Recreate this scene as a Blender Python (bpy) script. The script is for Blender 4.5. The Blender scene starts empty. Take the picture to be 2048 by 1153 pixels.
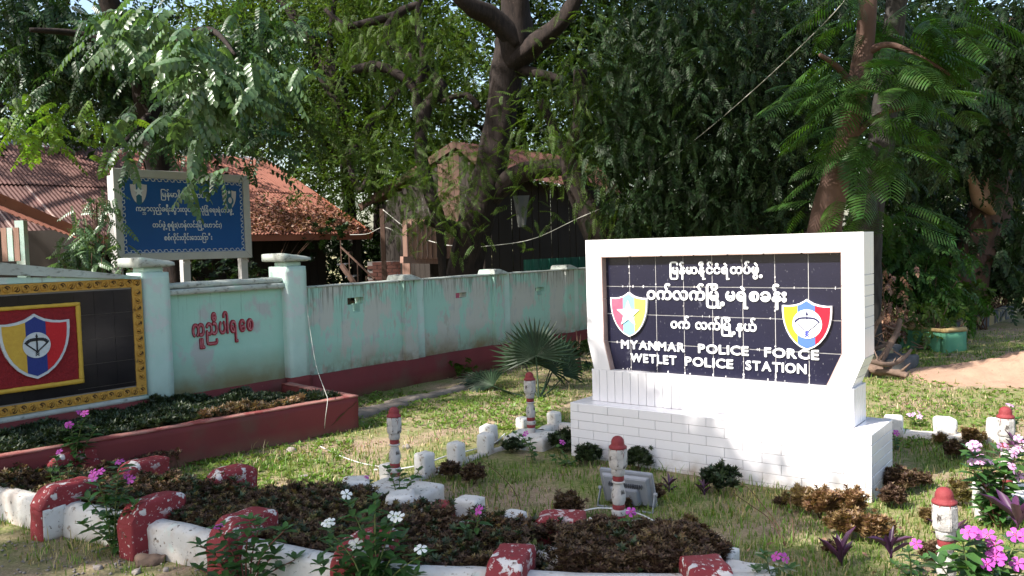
import bpy, bmesh, math, random
import numpy as np
from mathutils import Vector, Matrix, noise
random.seed(7); rng=np.random.default_rng(11)
R=math.radians
SC=bpy.context.scene; COL=SC.collection
# ------------------------------------------------------------------ camera, light, exposure
F_PX=1660.1; PITCH=0.0509; ROLL=-0.028; CAMH=1.57
_fw=Vector((0,math.cos(PITCH),-math.sin(PITCH))); _rt=Vector((1,0,0)); _up=_rt.cross(_fw)
_r2=_rt*math.cos(ROLL)+_up*math.sin(ROLL); _u2=_up*math.cos(ROLL)-_rt*math.sin(ROLL)
cd=bpy.data.cameras.new('camera'); cam=bpy.data.objects.new('camera',cd); COL.objects.link(cam)
cd.sensor_width=36; cd.lens=F_PX/2048*36; cd.clip_start=.05; cd.clip_end=600
cam.matrix_world=Matrix(((_r2.x,_u2.x,-_fw.x,0),(_r2.y,_u2.y,-_fw.y,0),(_r2.z,_u2.z,-_fw.z,CAMH),(0,0,0,1)))
SC.camera=cam
SUN=Vector((.922,.557,-1.07)).normalized()          # direction the light travels
wd=bpy.data.worlds.new('World'); SC.world=wd; wd.use_nodes=True
nt=wd.node_tree; sky=nt.nodes.new('ShaderNodeTexSky'); sky.sky_type='NISHITA'; sky.sun_disc=False
sky.sun_elevation=R(44.8); sky.sun_rotation=math.atan2(-SUN.x,-SUN.y); sky.dust_density=2.5; sky.air_density=1.2
nt.links.new(sky.outputs[0],nt.nodes['Background'].inputs[0]); nt.nodes['Background'].inputs[1].default_value=.15
sl=bpy.data.lights.new('sun','SUN'); sl.energy=5; sl.angle=R(.6); sl.color=(1,.955,.88)
so=bpy.data.objects.new('sun',sl); COL.objects.link(so); so.rotation_euler=SUN.to_track_quat('-Z','Y').to_euler()
vs=SC.view_settings; vs.view_transform='Standard'; vs.look='None'; vs.exposure=1.1; vs.gamma=1; vs.use_curve_mapping=False
SC.cycles.max_bounces=6; SC.cycles.transparent_max_bounces=4; SC.cycles.caustics_reflective=False; SC.cycles.caustics_refractive=False
# ------------------------------------------------------------------ helpers
def ray(px,py): return _fw+_r2*((px-1024)/F_PX)-_u2*((py-576.5)/F_PX)
def at(px,py,Y):
    d=ray(px,py); return Vector((0,0,CAMH))+d*(Y/d.y)
def ground(px,py,z=0):
    d=ray(px,py); return Vector((0,0,CAMH))+d*((z-CAMH)/d.z)
def topx(P):
    """pixel coordinates of world points (n,3), used to decide where a crown has to leave gaps"""
    Q=np.asarray(P,float)-np.array([0,0,CAMH]); d=Q@np.array(_fw); d=np.where(abs(d)<1e-6,1e-6,d)
    return 1024+F_PX*(Q@np.array(_r2))/d,576.5-F_PX*(Q@np.array(_u2))/d,d
def link(o,parent=None):
    COL.objects.link(o)
    if parent is not None: o.parent=parent
    return o
def tag(o,label=None,cat=None,group=None,kind=None):
    if label: o['label']=label
    if cat: o['category']=cat
    if group: o['group']=group
    if kind: o['kind']=kind
    return o
def empty(name,loc=(0,0,0),rz=0,label=None,cat=None,group=None,scale=1):
    o=bpy.data.objects.new(name,None); o.location=loc; o.rotation_euler=(0,0,rz); o.empty_display_size=.1
    o.scale=(scale,)*3; link(o); return tag(o,label,cat,group)
def mesh_obj(name,v,f,mat,parent=None,smooth=False,mi=None):
    me=bpy.data.meshes.new(name); me.from_pydata([tuple(p) for p in v],[],f); 
    for m in (mat if isinstance(mat,(list,tuple)) else [mat]): me.materials.append(m)
    if mi is not None: me.polygons.foreach_set('material_index',mi)
    if smooth: me.polygons.foreach_set('use_smooth',[True]*len(me.polygons))
    me.update(); return link(bpy.data.objects.new(name,me),parent)
def np_obj(name,V,Fq,mat,parent=None,smooth=False,local=None):
    """fast mesh from numpy: V (n,3), Fq list of (m,k) index arrays"""
    V=np.asarray(V,float)
    if local is not None: V=V-np.array(local)
    me=bpy.data.meshes.new(name); me.vertices.add(len(V)); me.vertices.foreach_set('co',V.astype(np.float32).ravel())
    loops=np.concatenate([a.ravel() for a in Fq]); cnt=np.concatenate([np.full(len(a),a.shape[1]) for a in Fq])
    me.loops.add(len(loops)); me.loops.foreach_set('vertex_index',loops.astype(np.int32))
    me.polygons.add(len(cnt)); st=np.concatenate([[0],np.cumsum(cnt)[:-1]])
    me.polygons.foreach_set('loop_start',st.astype(np.int32))
    try: me.polygons.foreach_set('loop_total',cnt.astype(np.int32))
    except Exception: pass
    me.materials.append(mat); me.update(calc_edges=True)
    if smooth: me.polygons.foreach_set('use_smooth',[True]*len(me.polygons))
    return link(bpy.data.objects.new(name,me),parent)
def copy_tree(o,parent=None,**kw):
    c=o.copy(); COL.objects.link(c)
    if parent is not None: c.parent=parent
    for ch in list(o.children): copy_tree(ch,c)
    return c
BOXF=[(0,3,2,1),(4,5,6,7),(0,1,5,4),(1,2,6,5),(2,3,7,6),(3,0,4,7)]
def boxv(x0,x1,y0,y1,z0,z1): return [(x0,y0,z0),(x1,y0,z0),(x1,y1,z0),(x0,y1,z0),(x0,y0,z1),(x1,y0,z1),(x1,y1,z1),(x0,y1,z1)]
class MB:
    def __init__(s): s.v=[]; s.f=[]; s.m=[]
    def add(s,v,f,mi=0):
        n=len(s.v); s.v+=[tuple(p) for p in v]; s.f+=[tuple(i+n for i in q) for q in f]; s.m+=[mi]*len(f); return s
    def box(s,x0,x1,y0,y1,z0,z1,mi=0): return s.add(boxv(x0,x1,y0,y1,z0,z1),BOXF,mi)
    def bar(s,a,b,w,h=None,mi=0):
        a=Vector(a); b=Vector(b); h=h or w; t=(b-a).normalized(); u=Vector((0,0,1)) if abs(t.z)<.95 else Vector((0,1,0))
        n=t.cross(u).normalized()*w/2; u=n.cross(t).normalized()*h/2
        return s.add([a-n-u,a+n-u,a+n+u,a-n+u,b-n-u,b+n-u,b+n+u,b-n+u],BOXF,mi)
    def tube(s,pts,rad,n=8,jit=0,mi=0,cap=True,seed=0):
        pts=[Vector(p) for p in pts]; k=len(pts); v=[]; f=[]
        if not hasattr(rad,'__len__'): rad=[rad]*k
        u=None
        for i,p in enumerate(pts):
            t=(pts[min(i+1,k-1)]-pts[max(i-1,0)]).normalized()
            if u is None: u=t.orthogonal().normalized()
            u=(u-t*u.dot(t)).normalized(); w=t.cross(u)
            for j in range(n):
                a=2*math.pi*j/n; d=u*math.cos(a)+w*math.sin(a); r=rad[i]
                if jit: r*=1+jit*noise.noise(Vector((d.x*2.2+seed,d.y*2.2,p.z*1.3)))+jit*.5*noise.noise(Vector((d.x*6+seed,d.y*6,p.z*3)))
                v.append(p+d*r)
        for i in range(k-1):
            for j in range(n):
                a=i*n+j; b=i*n+(j+1)%n; f.append((a,b,b+n,a+n))
        if cap: f.append(tuple(range(n-1,-1,-1))); f.append(tuple(range((k-1)*n,k*n)))
        return s.add(v,f,mi)
    def lathe(s,prof,n=20,c=(0,0,0),mi=0,facet=0):
        v=[]; f=[]
        for r,z in prof:
            for j in range(n):
                a=2*math.pi*(j+.5)/n; v.append((c[0]+r*math.cos(a),c[1]+r*math.sin(a),c[2]+z))
        for i in range(len(prof)-1):
            for j in range(n): a=i*n+j; b=i*n+(j+1)%n; f.append((a,b,b+n,a+n))
        f.append(tuple(range(n-1,-1,-1))); f.append(tuple(range((len(prof)-1)*n,len(prof)*n)))
        return s.add(v,f,mi)
    def prism(s,poly,y0,y1,mi=0):
        """polygon in x,z extruded along y"""
        n=len(poly); v=[(x,y0,z) for x,z in poly]+[(x,y1,z) for x,z in poly]
        return s.add(v,[tuple(range(n)),tuple(range(2*n-1,n-1,-1))]+[(i,i+n,(i+1)%n+n,(i+1)%n) for i in range(n)],mi)
    def obj(s,name,mat,parent=None,smooth=False,fixn=False):
        o=mesh_obj(name,s.v,s.f,mat,parent,smooth,s.m if isinstance(mat,(list,tuple)) else None)
        if fixn or True:
            bm=bmesh.new(); bm.from_mesh(o.data); bmesh.ops.recalc_face_normals(bm,faces=bm.faces); bm.to_mesh(o.data); bm.free()
        return o
def bevel(o,w,seg=2):
    bm=bmesh.new(); bm.from_mesh(o.data); bmesh.ops.bevel(bm,geom=list(bm.edges),offset=w,segments=seg,affect='EDGES',clamp_overlap=True)
    bm.to_mesh(o.data); bm.free(); return o
def rough_block(name,x0,x1,y0,y1,z0,z1,mat,parent=None,r=.02,amp=.005,res=.03,seed=0,fn=None,freq=14):
    """rounded, hand-plastered block: grid box, rounded and displaced by noise"""
    sx,sy,sz=x1-x0,y1-y0,z1-z0; nx,ny,nz=[max(2,min(40,int(math.ceil(t/res)))) for t in (sx,sy,sz)]
    bm=bmesh.new(); idx={}
    def V(i,j,k):
        if (i,j,k) not in idx: idx[i,j,k]=bm.verts.new((x0+sx*i/nx,y0+sy*j/ny,z0+sz*k/nz))
        return idx[i,j,k]
    for i in range(nx):
        for j in range(ny):
            bm.faces.new((V(i,j,0),V(i,j+1,0),V(i+1,j+1,0),V(i+1,j,0))); bm.faces.new((V(i,j,nz),V(i+1,j,nz),V(i+1,j+1,nz),V(i,j+1,nz)))
    for i in range(nx):
        for k in range(nz):
            bm.faces.new((V(i,0,k),V(i+1,0,k),V(i+1,0,k+1),V(i,0,k+1))); bm.faces.new((V(i,ny,k),V(i,ny,k+1),V(i+1,ny,k+1),V(i+1,ny,k)))
    for j in range(ny):
        for k in range(nz):
            bm.faces.new((V(0,j,k),V(0,j,k+1),V(0,j+1,k+1),V(0,j+1,k))); bm.faces.new((V(nx,j,k),V(nx,j+1,k),V(nx,j+1,k+1),V(nx,j,k+1)))
    r=min(r,sx*.45,sy*.45,sz*.45)
    for v in bm.verts:
        p=v.co; c=Vector((min(max(p.x,x0+r),x1-r),min(max(p.y,y0+r),y1-r),min(max(p.z,z0+r),z1-r))); d=p-c
        if d.length>1e-6: p=c+d.normalized()*r
        q=p+Vector((seed*3.1,seed*1.7,seed)); n=noise.noise(q*freq)*amp+noise.noise(q*freq*.3)*amp*1.4
        dd=(d.normalized() if d.length>1e-6 else Vector((0,0,1)))
        v.co=p+dd*n
        if fn: v.co=Vector(fn(*v.co))
    me=bpy.data.meshes.new(name); bm.to_mesh(me); bm.free(); me.materials.append(mat)
    me.polygons.foreach_set('use_smooth',[True]*len(me.polygons))
    return link(bpy.data.objects.new(name,me),parent)
def spline(pts,n=6):
    """Catmull-Rom through (point, radius) pairs"""
    P=[Vector(p) for p,_ in pts]; Rd=[r for _,r in pts]; out=[]; rr=[]
    for i in range(len(P)-1):
        a=P[max(i-1,0)]; b=P[i]; c=P[i+1]; d=P[min(i+2,len(P)-1)]
        for k in range(n):
            t=k/n; out.append(.5*((2*b)+(c-a)*t+(2*a-5*b+4*c-d)*t*t+(3*b-a-3*c+d)*t**3)); rr.append(Rd[i]+(Rd[i+1]-Rd[i])*t)
    out.append(P[-1]); rr.append(Rd[-1]); return out,rr
# ------------------------------------------------------------------ materials
def mat(name,col,rough=.7,col2=None,scale=6,det=5,contrast=.5,bump=.0,bscale=30,spec=.3,layers=(),trans=0,island=0,coord='Object',metal=0,stretch=None,coat=0):
    """layers: (colour, noise scale, lo, hi, stretch, mask) painted over the base by thresholded noise"""
    m=bpy.data.materials.new(name); m.use_nodes=True; N=m.node_tree.nodes; Lk=m.node_tree.links; b=N['Principled BSDF']
    b.inputs['Roughness'].default_value=rough; b.inputs['Specular IOR Level'].default_value=spec; b.inputs['Metallic'].default_value=metal
    if coat: b.inputs['Coat Weight'].default_value=coat; b.inputs['Coat Roughness'].default_value=.05
    src=N.new('ShaderNodeNewGeometry').outputs['Position'] if coord=='World' else N.new('ShaderNodeTexCoord').outputs[coord]
    def nz(sc,st=None,d=det):
        mp=N.new('ShaderNodeMapping'); mp.inputs['Scale'].default_value=st or (1,1,1); Lk.new(src,mp.inputs[0])
        t=N.new('ShaderNodeTexNoise'); t.inputs['Scale'].default_value=sc; t.inputs['Detail'].default_value=d; t.inputs['Roughness'].default_value=.6
        Lk.new(mp.outputs[0],t.inputs[0]); return t.outputs[0]
    def ramp(inp,lo,hi):
        r=N.new('ShaderNodeMapRange'); r.inputs[1].default_value=lo; r.inputs[2].default_value=hi; Lk.new(inp,r.inputs[0]); return r.outputs[0]
    def mix(fac,c1,c2):
        x=N.new('ShaderNodeMix'); x.data_type='RGBA'
        Lk.new(fac,x.inputs[0])
        for k,c in ((6,c1),(7,c2)):
            if isinstance(c,tuple): x.inputs[k].default_value=(*c,1)
            else: Lk.new(c,x.inputs[k])
        return x.outputs[2]
    cur=None
    if col2: cur=mix(ramp(nz(scale,stretch),.5-contrast/2,.5+contrast/2),tuple(col),tuple(col2))
    for L in layers:
        c,sc,lo,hi=L[:4]; st=L[4] if len(L)>4 else None; fac=ramp(nz(sc,st),lo,hi)
        if len(L)>5 and L[5]:
            ax,a0,a1=L[5]; sp=N.new('ShaderNodeSeparateXYZ'); Lk.new(src,sp.inputs[0]); g=ramp(sp.outputs[ax],a0,a1)
            mm=N.new('ShaderNodeMath'); mm.operation='MULTIPLY'; Lk.new(fac,mm.inputs[0]); Lk.new(g,mm.inputs[1]); fac=mm.outputs[0]
        cur=mix(fac,cur if cur is not None else tuple(col),tuple(c))
    if island:
        g=N.new('ShaderNodeNewGeometry'); hs=N.new('ShaderNodeHueSaturation')
        r=N.new('ShaderNodeMapRange'); r.inputs[3].default_value=1-island; r.inputs[4].default_value=1+island; Lk.new(g.outputs['Random Per Island'],r.inputs[0])
        Lk.new(r.outputs[0],hs.inputs['Value'])
        r2=N.new('ShaderNodeMapRange'); r2.inputs[3].default_value=.5-island*.05; r2.inputs[4].default_value=.5+island*.04; Lk.new(g.outputs['Random Per Island'],r2.inputs[0]); Lk.new(r2.outputs[0],hs.inputs['Hue'])
        if cur is None: hs.inputs['Color'].default_value=(*col,1)
        else: Lk.new(cur,hs.inputs['Color'])
        cur=hs.outputs[0]
    if cur is None: b.inputs['Base Color'].default_value=(*col,1)
    else: Lk.new(cur,b.inputs['Base Color'])
    if bump:
        bp=N.new('ShaderNodeBump'); bp.inputs['Strength'].default_value=bump; bp.inputs['Distance'].default_value=.01
        Lk.new(nz(bscale,stretch,8),bp.inputs['Height']); Lk.new(bp.outputs[0],b.inputs['Normal'])
    if trans:
        tr=N.new('ShaderNodeBsdfTranslucent'); ms=N.new('ShaderNodeMixShader'); ms.inputs[0].default_value=trans
        br=N.new('ShaderNodeMix'); br.data_type='RGBA'; br.blend_type='MULTIPLY'; br.inputs[0].default_value=1; br.inputs[7].default_value=(1.25,1.35,.5,1)
        if cur is None: br.inputs[6].default_value=(*col,1)
        else: Lk.new(cur,br.inputs[6])
        Lk.new(br.outputs[2],tr.inputs[0]); out=N['Material Output']
        Lk.new(b.outputs[0],ms.inputs[1]); Lk.new(tr.outputs[0],ms.inputs[2]); Lk.new(ms.outputs[0],out.inputs[0])
    return m
M={}
M['tile']=mat('white glazed tile',(.80,.775,.79),.22,spec=.5,col2=(.74,.71,.73),scale=1.3,contrast=.7,bump=.05,bscale=6,coord='World',layers=[((.42,.33,.25),9,.42,.72,None,(2,.15,.0)),((.62,.585,.56),5,.66,.80,(3,3,.3))])
M['grout']=mat('tile grout',(.22,.19,.19),.9,col2=(.32,.28,.27),scale=20)
M['grout_w']=mat('white grout',(.72,.70,.70),.9,col2=(.5,.47,.46),scale=16)
M['navy']=mat('navy glazed tile',(.011,.011,.025),.25,spec=.35,col2=(.016,.016,.036),scale=3,bump=.03,bscale=5,layers=[((.5,.5,.55),38,.66,.80,(3,1,.8)),((.3,.3,.36),9,.68,.9,(1,1,.5))])
M['reveal']=mat('brown stained tile edge',(.45,.33,.30),.5,col2=(.30,.20,.17),scale=12)
M['letter']=mat('white painted letter',(.82,.82,.82),.55)
M['white_p']=mat('white enamel',(.80,.80,.80),.4)
M['star']=mat('white star enamel',(.82,.82,.82),.35)
M['sh_pink']=mat('faded rose enamel',(.42,.07,.13),.35,col2=(.48,.13,.19),scale=14)
M['sh_sky']=mat('faded sky blue enamel',(.22,.44,.58),.35)
M['sh_lemon']=mat('faded lemon enamel',(.64,.64,.10),.35)
M['sh_yellow']=mat('yellow enamel',(.66,.60,.03),.35)
M['sh_blue']=mat('blue enamel',(.08,.16,.45),.35)
M['sh_red']=mat('red enamel',(.42,.015,.035),.35)
M['dark_line']=mat('dark blue line paint',(.02,.02,.08),.5)
M['blue_line']=mat('blue line paint',(.05,.07,.5),.5)
M['black_paint']=mat('black paint',(.015,.015,.02),.5)
teal=(.34,.53,.45); tealp=(.40,.47,.43)
M['teal']=mat('peeling teal wall paint',teal,.85,col2=(.34,.55,.46),scale=2,bump=.25,bscale=18,layers=[
   ((.47,.475,.43),2.3,.49,.53,(1,1,.6)),((.40,.39,.34),6,.60,.64,(1,1,.4)),((.42,.44,.42),9,.57,.62,(1,1,.5)),((.10,.12,.09),7,.60,.85,(4,4,.25)),((.10,.095,.07),14,.47,.62,(4,4,.22),(2,.90,1.22)),((.13,.10,.07),9,.45,.65,(1,1,1),(2,.42,.28)),((.20,.15,.07),1.6,.30,.70,None,(2,.62,.32))])
M['teal2']=mat('stained mint wall paint',(.30,.52,.42),.85,col2=(.36,.55,.47),scale=3,bump=.2,bscale=20,layers=[
   ((.40,.42,.40),3.0,.56,.64,(1,1,.8)),((.10,.10,.07),12,.60,.75,(4,4,.18),(2,.85,1.2)),((.20,.17,.09),1.8,.10,.60,None,(2,.68,.36)),((.12,.12,.05),3,.2,.8,None,(2,.50,.30))])
M['pillar']=mat('pale mint pillar paint',(.40,.56,.50),.8,col2=(.50,.64,.58),scale=4,bump=.2,bscale=22,layers=[((.30,.34,.30),9,.6,.8,(3,3,.4)),((.52,.56,.54),5,.55,.62),((.17,.14,.08),2.5,.2,.7,None,(2,.62,.30))])
M['ledge']=mat('weathered ledge plaster',(.45,.50,.46),.9,col2=(.34,.33,.30),scale=5,bump=.3,bscale=25,layers=[((.08,.08,.06),16,.54,.72,(1,1,2)),((.30,.47,.38),3,.6,.7)])
M['red']=mat('oxide red wall paint',(.175,.030,.031),.75,col2=(.125,.025,.025),scale=2.2,bump=.2,bscale=20,layers=[((.10,.055,.04),2.6,.52,.8),((.30,.11,.09),30,.70,.76),((.17,.10,.06),3,.3,.7,None,(2,.12,0))])
M['redtop']=mat('worn red ledge',(.32,.10,.085),.8,col2=(.34,.19,.16),scale=8,bump=.3,bscale=25,layers=[((.25,.06,.055),6,.5,.62)])
M['gold']=mat('gold relief paint',(.52,.29,.05),.6,col2=(.40,.20,.035),scale=10,bump=.3,bscale=40,layers=[((.16,.08,.02),22,.58,.7)])
M['gold_dk']=mat('dark brown gold',(.10,.045,.012),.8,col2=(.045,.025,.01),scale=20)
M['black_tile']=mat('black glazed tile',(.009,.008,.010),.12,spec=.16,bump=.04,bscale=4,col2=(.02,.017,.018),scale=3)
M['joint_g']=mat('grey tile joint',(.22,.20,.19),.9)
M['red_rough']=mat('rough red render',(.28,.018,.022),.85,bump=1.0,bscale=60,col2=(.18,.012,.015),scale=40)
M['yellow_p']=mat('yellow ochre paint',(.60,.38,.05),.6,bump=.3,bscale=50,col2=(.50,.29,.04),scale=20)
M['navy_p']=mat('navy blue paint',(.02,.035,.19),.6,bump=.4,bscale=60)
M['red_p']=mat('signal red paint',(.50,.012,.018),.6,bump=.4,bscale=60)
M['white_edge']=mat('white painted moulding',(.62,.64,.66),.7,bump=.4,bscale=50,col2=(.46,.48,.5),scale=20)
M['conc_w']=mat('whitewashed concrete',(.70,.68,.65),.85,col2=(.52,.49,.46),scale=5,bump=.5,bscale=45,layers=[((.30,.24,.19),26,.60,.68),((.50,.40,.33),4,.56,.74),((.10,.085,.07),34,.63,.68),((.33,.22,.15),6,.25,.75,None,(2,.07,-.02)),((.48,.60,.57),3.2,.62,.70)])
M['conc_red']=mat('flaking red paint on concrete',(.25,.032,.038),.75,col2=(.19,.027,.032),scale=5,bump=.4,bscale=40,layers=[((.62,.58,.56),16,.56,.59,None,(2,.17,.24)),((.62,.56,.53),45,.62,.66),((.09,.05,.045),22,.62,.75),((.50,.40,.34),5,.66,.72)])
M['cap_red']=mat('dark red bollard cap paint',(.20,.030,.034),.7,bump=.5,bscale=60,layers=[((.5,.3,.28),50,.70,.74)])
M['boll']=mat('chipped white bollard paint',(.50,.475,.455),.85,bump=.8,bscale=45,col2=(.33,.31,.295),scale=18,layers=[((.06,.05,.045),34,.57,.64,(1,1,.5)),((.35,.30,.27),15,.58,.66,(1,1,.5))])
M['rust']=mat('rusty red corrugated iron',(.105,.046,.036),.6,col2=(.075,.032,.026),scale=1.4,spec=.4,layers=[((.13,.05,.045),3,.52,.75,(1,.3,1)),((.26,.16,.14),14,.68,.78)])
M['rust2']=mat('sunlit orange corrugated iron',(.23,.09,.060),.65,col2=(.18,.065,.045),scale=2,layers=[((.20,.07,.05),6,.56,.75)])  # lighter copy of the roof iron, sunlight put into the colour
M['seam']=mat('pale roof seam metal',(.50,.40,.36),.5,col2=(.35,.22,.19),scale=9)
M['ridge']=mat('grey ridge flashing',(.42,.45,.50),.4,col2=(.3,.32,.36),scale=4)
M['wood_dk']=mat('dark weathered timber',(.022,.018,.016),.9,col2=(.035,.027,.022),scale=3,stretch=(1,1,.1))
M['wood_brn']=mat('brown weathered timber',(.12,.07,.05),.85,col2=(.06,.035,.028),scale=8,stretch=(1,1,.12))
M['wood_pk']=mat('bleached pinkish planks',(.38,.24,.19),.85,col2=(.25,.14,.11),scale=9,stretch=(3,3,.15),layers=[((.10,.06,.05),12,.6,.75,(3,3,.2))])
M['fascia']=mat('terracotta fascia board',(.36,.13,.075),.75,col2=(.28,.09,.055),scale=5,stretch=(.3,1,1),layers=[((.15,.06,.04),14,.62,.75)])
M['board_frame']=mat('grey white painted frame',(.50,.49,.48),.6,col2=(.42,.41,.40),scale=4,bump=.1,layers=[((.15,.13,.12),60,.68,.72)])
M['board_blue']=mat('printed blue vinyl',(.015,.095,.32),.45,col2=(.012,.078,.28),scale=1.2)
M['print_w']=mat('white print',(.66,.68,.72),.5)
M['print_g']=mat('pale grey print',(.55,.50,.53),.5)
M['print_t']=mat('teal print',(.03,.12,.20),.5)
M['soil']=None
M['metal_g']=mat('grey powder coated metal',(.27,.28,.31),.45,spec=.5,col2=(.23,.24,.27),scale=20,bump=.05)
M['metal_d']=mat('dark grey fins',(.09,.09,.10),.5)
M['cable']=mat('pale cable',(.45,.44,.40),.6)
M['cable_w']=mat('white hose',(.66,.66,.64),.5)
M['glass']=mat('floodlight glass',(.5,.5,.52),.1,spec=.8)
M['bark']=mat('furrowed brown bark',(.034,.024,.021),.95,col2=(.015,.011,.010),scale=7,contrast=.3,stretch=(2.2,2.2,.5),bump=1.0,bscale=16,layers=[((.10,.07,.055),26,.62,.74,(2,2,.6))])
M['bark_s']=mat('smooth reddish bark',(.13,.075,.057),.9,col2=(.085,.050,.040),scale=3,bump=.5,bscale=12,layers=[((.07,.045,.04),14,.58,.72)])
M['bark_p']=mat('pale peeled bark',(.42,.27,.18),.85,col2=(.28,.16,.11),scale=5,bump=.5,bscale=18)
M['bark_g']=mat('grey cracked bark',(.045,.040,.036),.95,col2=(.02,.017,.015),scale=9,contrast=.3,stretch=(2,2,.5),bump=1,bscale=18)
M['twig']=mat('brown twig',(.10,.055,.035),.9)
M['stem_g']=mat('green stem',(.13,.16,.05),.7)
M['stem_r']=mat('reddish stem',(.17,.06,.045),.7)
def leafm(name,c,c2,trans=.35,isl=.35,rough=.45,spec=.4,sc=1.2): return mat(name,c,rough,col2=c2,scale=sc,contrast=.3,trans=trans,island=isl,spec=spec,coord='World')
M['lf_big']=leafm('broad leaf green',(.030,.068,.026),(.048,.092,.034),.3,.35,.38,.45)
M['lf_pale']=leafm('sunlit broad leaf',(.085,.15,.075),(.12,.19,.09),.35,.3,.33,.6)  # paler copy of the broad leaf with sunshine mixed into its colour
M['lf_lime']=leafm('young lime leaf',(.12,.21,.03),(.16,.25,.04),.45)
M['lf_neem']=leafm('neem leaf green',(.050,.092,.016),(.078,.122,.022),.45,.45,.5,.25)
M['lf_dark']=leafm('deep green hanging leaf',(.017,.036,.013),(.028,.052,.018),.3,.5,.5,.25)
M['lf_flame']=leafm('feathery leaf green',(.026,.070,.018),(.055,.115,.02),.45,.35,.5,.25)
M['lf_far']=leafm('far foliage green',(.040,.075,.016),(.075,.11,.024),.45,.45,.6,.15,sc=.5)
M['lf_fard']=leafm('far shaded foliage',(.014,.028,.011),(.024,.042,.015),.3,.45,.6,.15,sc=.5)  # darker copy of the far foliage, shade put into the leaf colour
M['lf_palm']=leafm('fan palm blade',(.022,.042,.022),(.032,.056,.027),.2,.3,.45,.3)
M['lf_brown']=leafm('bronze brown bedding leaf',(.080,.046,.031),(.115,.072,.042),.2,.6,.55,.25,sc=5)
M['lf_olive']=leafm('olive bronze bedding leaf',(.14,.125,.045),(.19,.10,.05),.3,.45,.5)
M['lf_bedg']=leafm('dark green bedding leaf',(.028,.045,.020),(.045,.06,.024),.2,.5)
M['lf_tan']=leafm('sunlit tan bedding leaf',(.30,.20,.11),(.24,.13,.08),.3,.4)  # tan stands for sun highlights on the planter bushes
M['lf_peri']=leafm('glossy periwinkle leaf',(.042,.105,.030),(.065,.14,.035),.3,.25,.32,.5,3)
M['lf_purp']=leafm('deep purple leaf',(.055,.018,.060),(.085,.028,.075),.2,.25,.35,.5,6)
M['lf_grass']=leafm('grass blade',(.10,.175,.028),(.16,.23,.045),.4,.4,sc=3)
M['lf_dry']=leafm('dry litter',(.27,.15,.10),(.20,.10,.07),.1,.5)
M['pet_mag']=mat('magenta petal',(.44,.075,.38),.6,trans=.25,island=.15)
M['pet_pale']=mat('pale lilac petal',(.60,.34,.58),.6,trans=.25,island=.2)
M['pet_w']=mat('white petal',(.80,.80,.80),.6,trans=.2)
M['pet_eye']=mat('flower eye',(.45,.03,.16),.6)
M['green_sheet']=mat('green painted metal sheet',(.02,.12,.085),.5,col2=(.03,.09,.07),scale=4)
M['box_green']=mat('green painted planter',(.07,.22,.12),.8,col2=(.10,.27,.17),scale=4,bump=.2,layers=[((.25,.2,.1),8,.64,.75)])
M['ochre']=mat('faded ochre paint',(.42,.30,.12),.85,col2=(.28,.20,.10),scale=8,bump=.3)
M['kerb_b']=mat('faded black kerb paint',(.06,.06,.065),.85,col2=(.10,.10,.10),scale=8,bump=.3,layers=[((.25,.22,.18),18,.64,.75)])
M['kerb_y']=mat('faded yellow kerb paint',(.34,.27,.13),.85,col2=(.20,.17,.11),scale=8,bump=.3)
M['cement']=mat('rough grey cement',(.24,.20,.17),.95,col2=(.16,.13,.11),scale=6,bump=.6,bscale=25)
M['stone']=mat('pebble',(.30,.27,.25),.9,col2=(.20,.16,.14),scale=20)
M['deadwood']=mat('dead wood',(.20,.135,.10),.95,col2=(.09,.06,.048),scale=12,stretch=(1,1,1),bump=.8,bscale=30)
M['brick']=mat('old brick',(.13,.05,.038),.9,col2=(.08,.035,.028),scale=8)
M['cloth']=mat('grey white cloth',(.13,.135,.13),.9)
# ------------------------------------------------------------------ lettering
_fc={}
def glyph(txt,bold=.03,res=3,short=False):
    """flat glyph outline as a filled mesh: (verts, faces) in em units"""
    key=(txt,bold,short)
    if key in _fc: return _fc[key]
    if bold>.004:   # thicken the strokes: shifted copies, each a hair prouder than the last
        v,f=glyph(txt,0,res,short); V=[];Fa=[]; dirs=[(0,0)]+[(math.cos(k*math.pi/4+.2),math.sin(k*math.pi/4+.2)) for k in range(8)] if bold>.022 else [(0,0),(1,.3),(-1,-.3),(-.3,1),(.3,-1)]
        for k,(dx,dy) in enumerate(dirs):
            n=len(V); V+=[[p[0]+dx*bold,p[1]+dy*bold,p[2]+(.06*k if p[2]>0 else 0)] for p in v]; Fa+=[tuple(i+n for i in q) for q in f]
        _fc[key]=(V,Fa); return V,Fa
    c=bpy.data.curves.new('lettering','FONT'); c.body=txt; c.offset=0; c.resolution_u=res; c.extrude=.5
    o=bpy.data.objects.new('lettering',c); me=bpy.data.meshes.new_from_object(o)
    v=[list(p.co) for p in me.vertices]; f=[tuple(p.vertices) for p in me.polygons]
    if short:
        for p in v:
            if p[1]<-.06: p[1]=-.06+(p[1]+.06)*.33
    bpy.data.objects.remove(o); bpy.data.curves.remove(c); bpy.data.meshes.remove(me)
    _fc[key]=(v,f); return v,f
_adv={}
def advance(t):
    if t not in _adv:
        def w(s):
            v,_=glyph(s,0); return max(p[0] for p in v)-min(p[0] for p in v)
        _adv[t]=w(t+t)-w(t)
    return _adv[t]
def cluster(spec,bold):
    """spec: text, or list of (text,dx,dy,scale,short,base) pieces. returns verts, faces, advance"""
    if isinstance(spec,str): spec=[(spec,0,0,1,False)]
    V=[];Fa=[]
    for t,dx,dy,s,sh in spec:
        v,f=glyph(t,bold,3,sh); n=len(V); V+=[(p[0]*s+dx,p[1]*s+dy,p[2]) for p in v]; Fa+=[tuple(i+n for i in q) for q in f]
    return V,Fa
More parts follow.
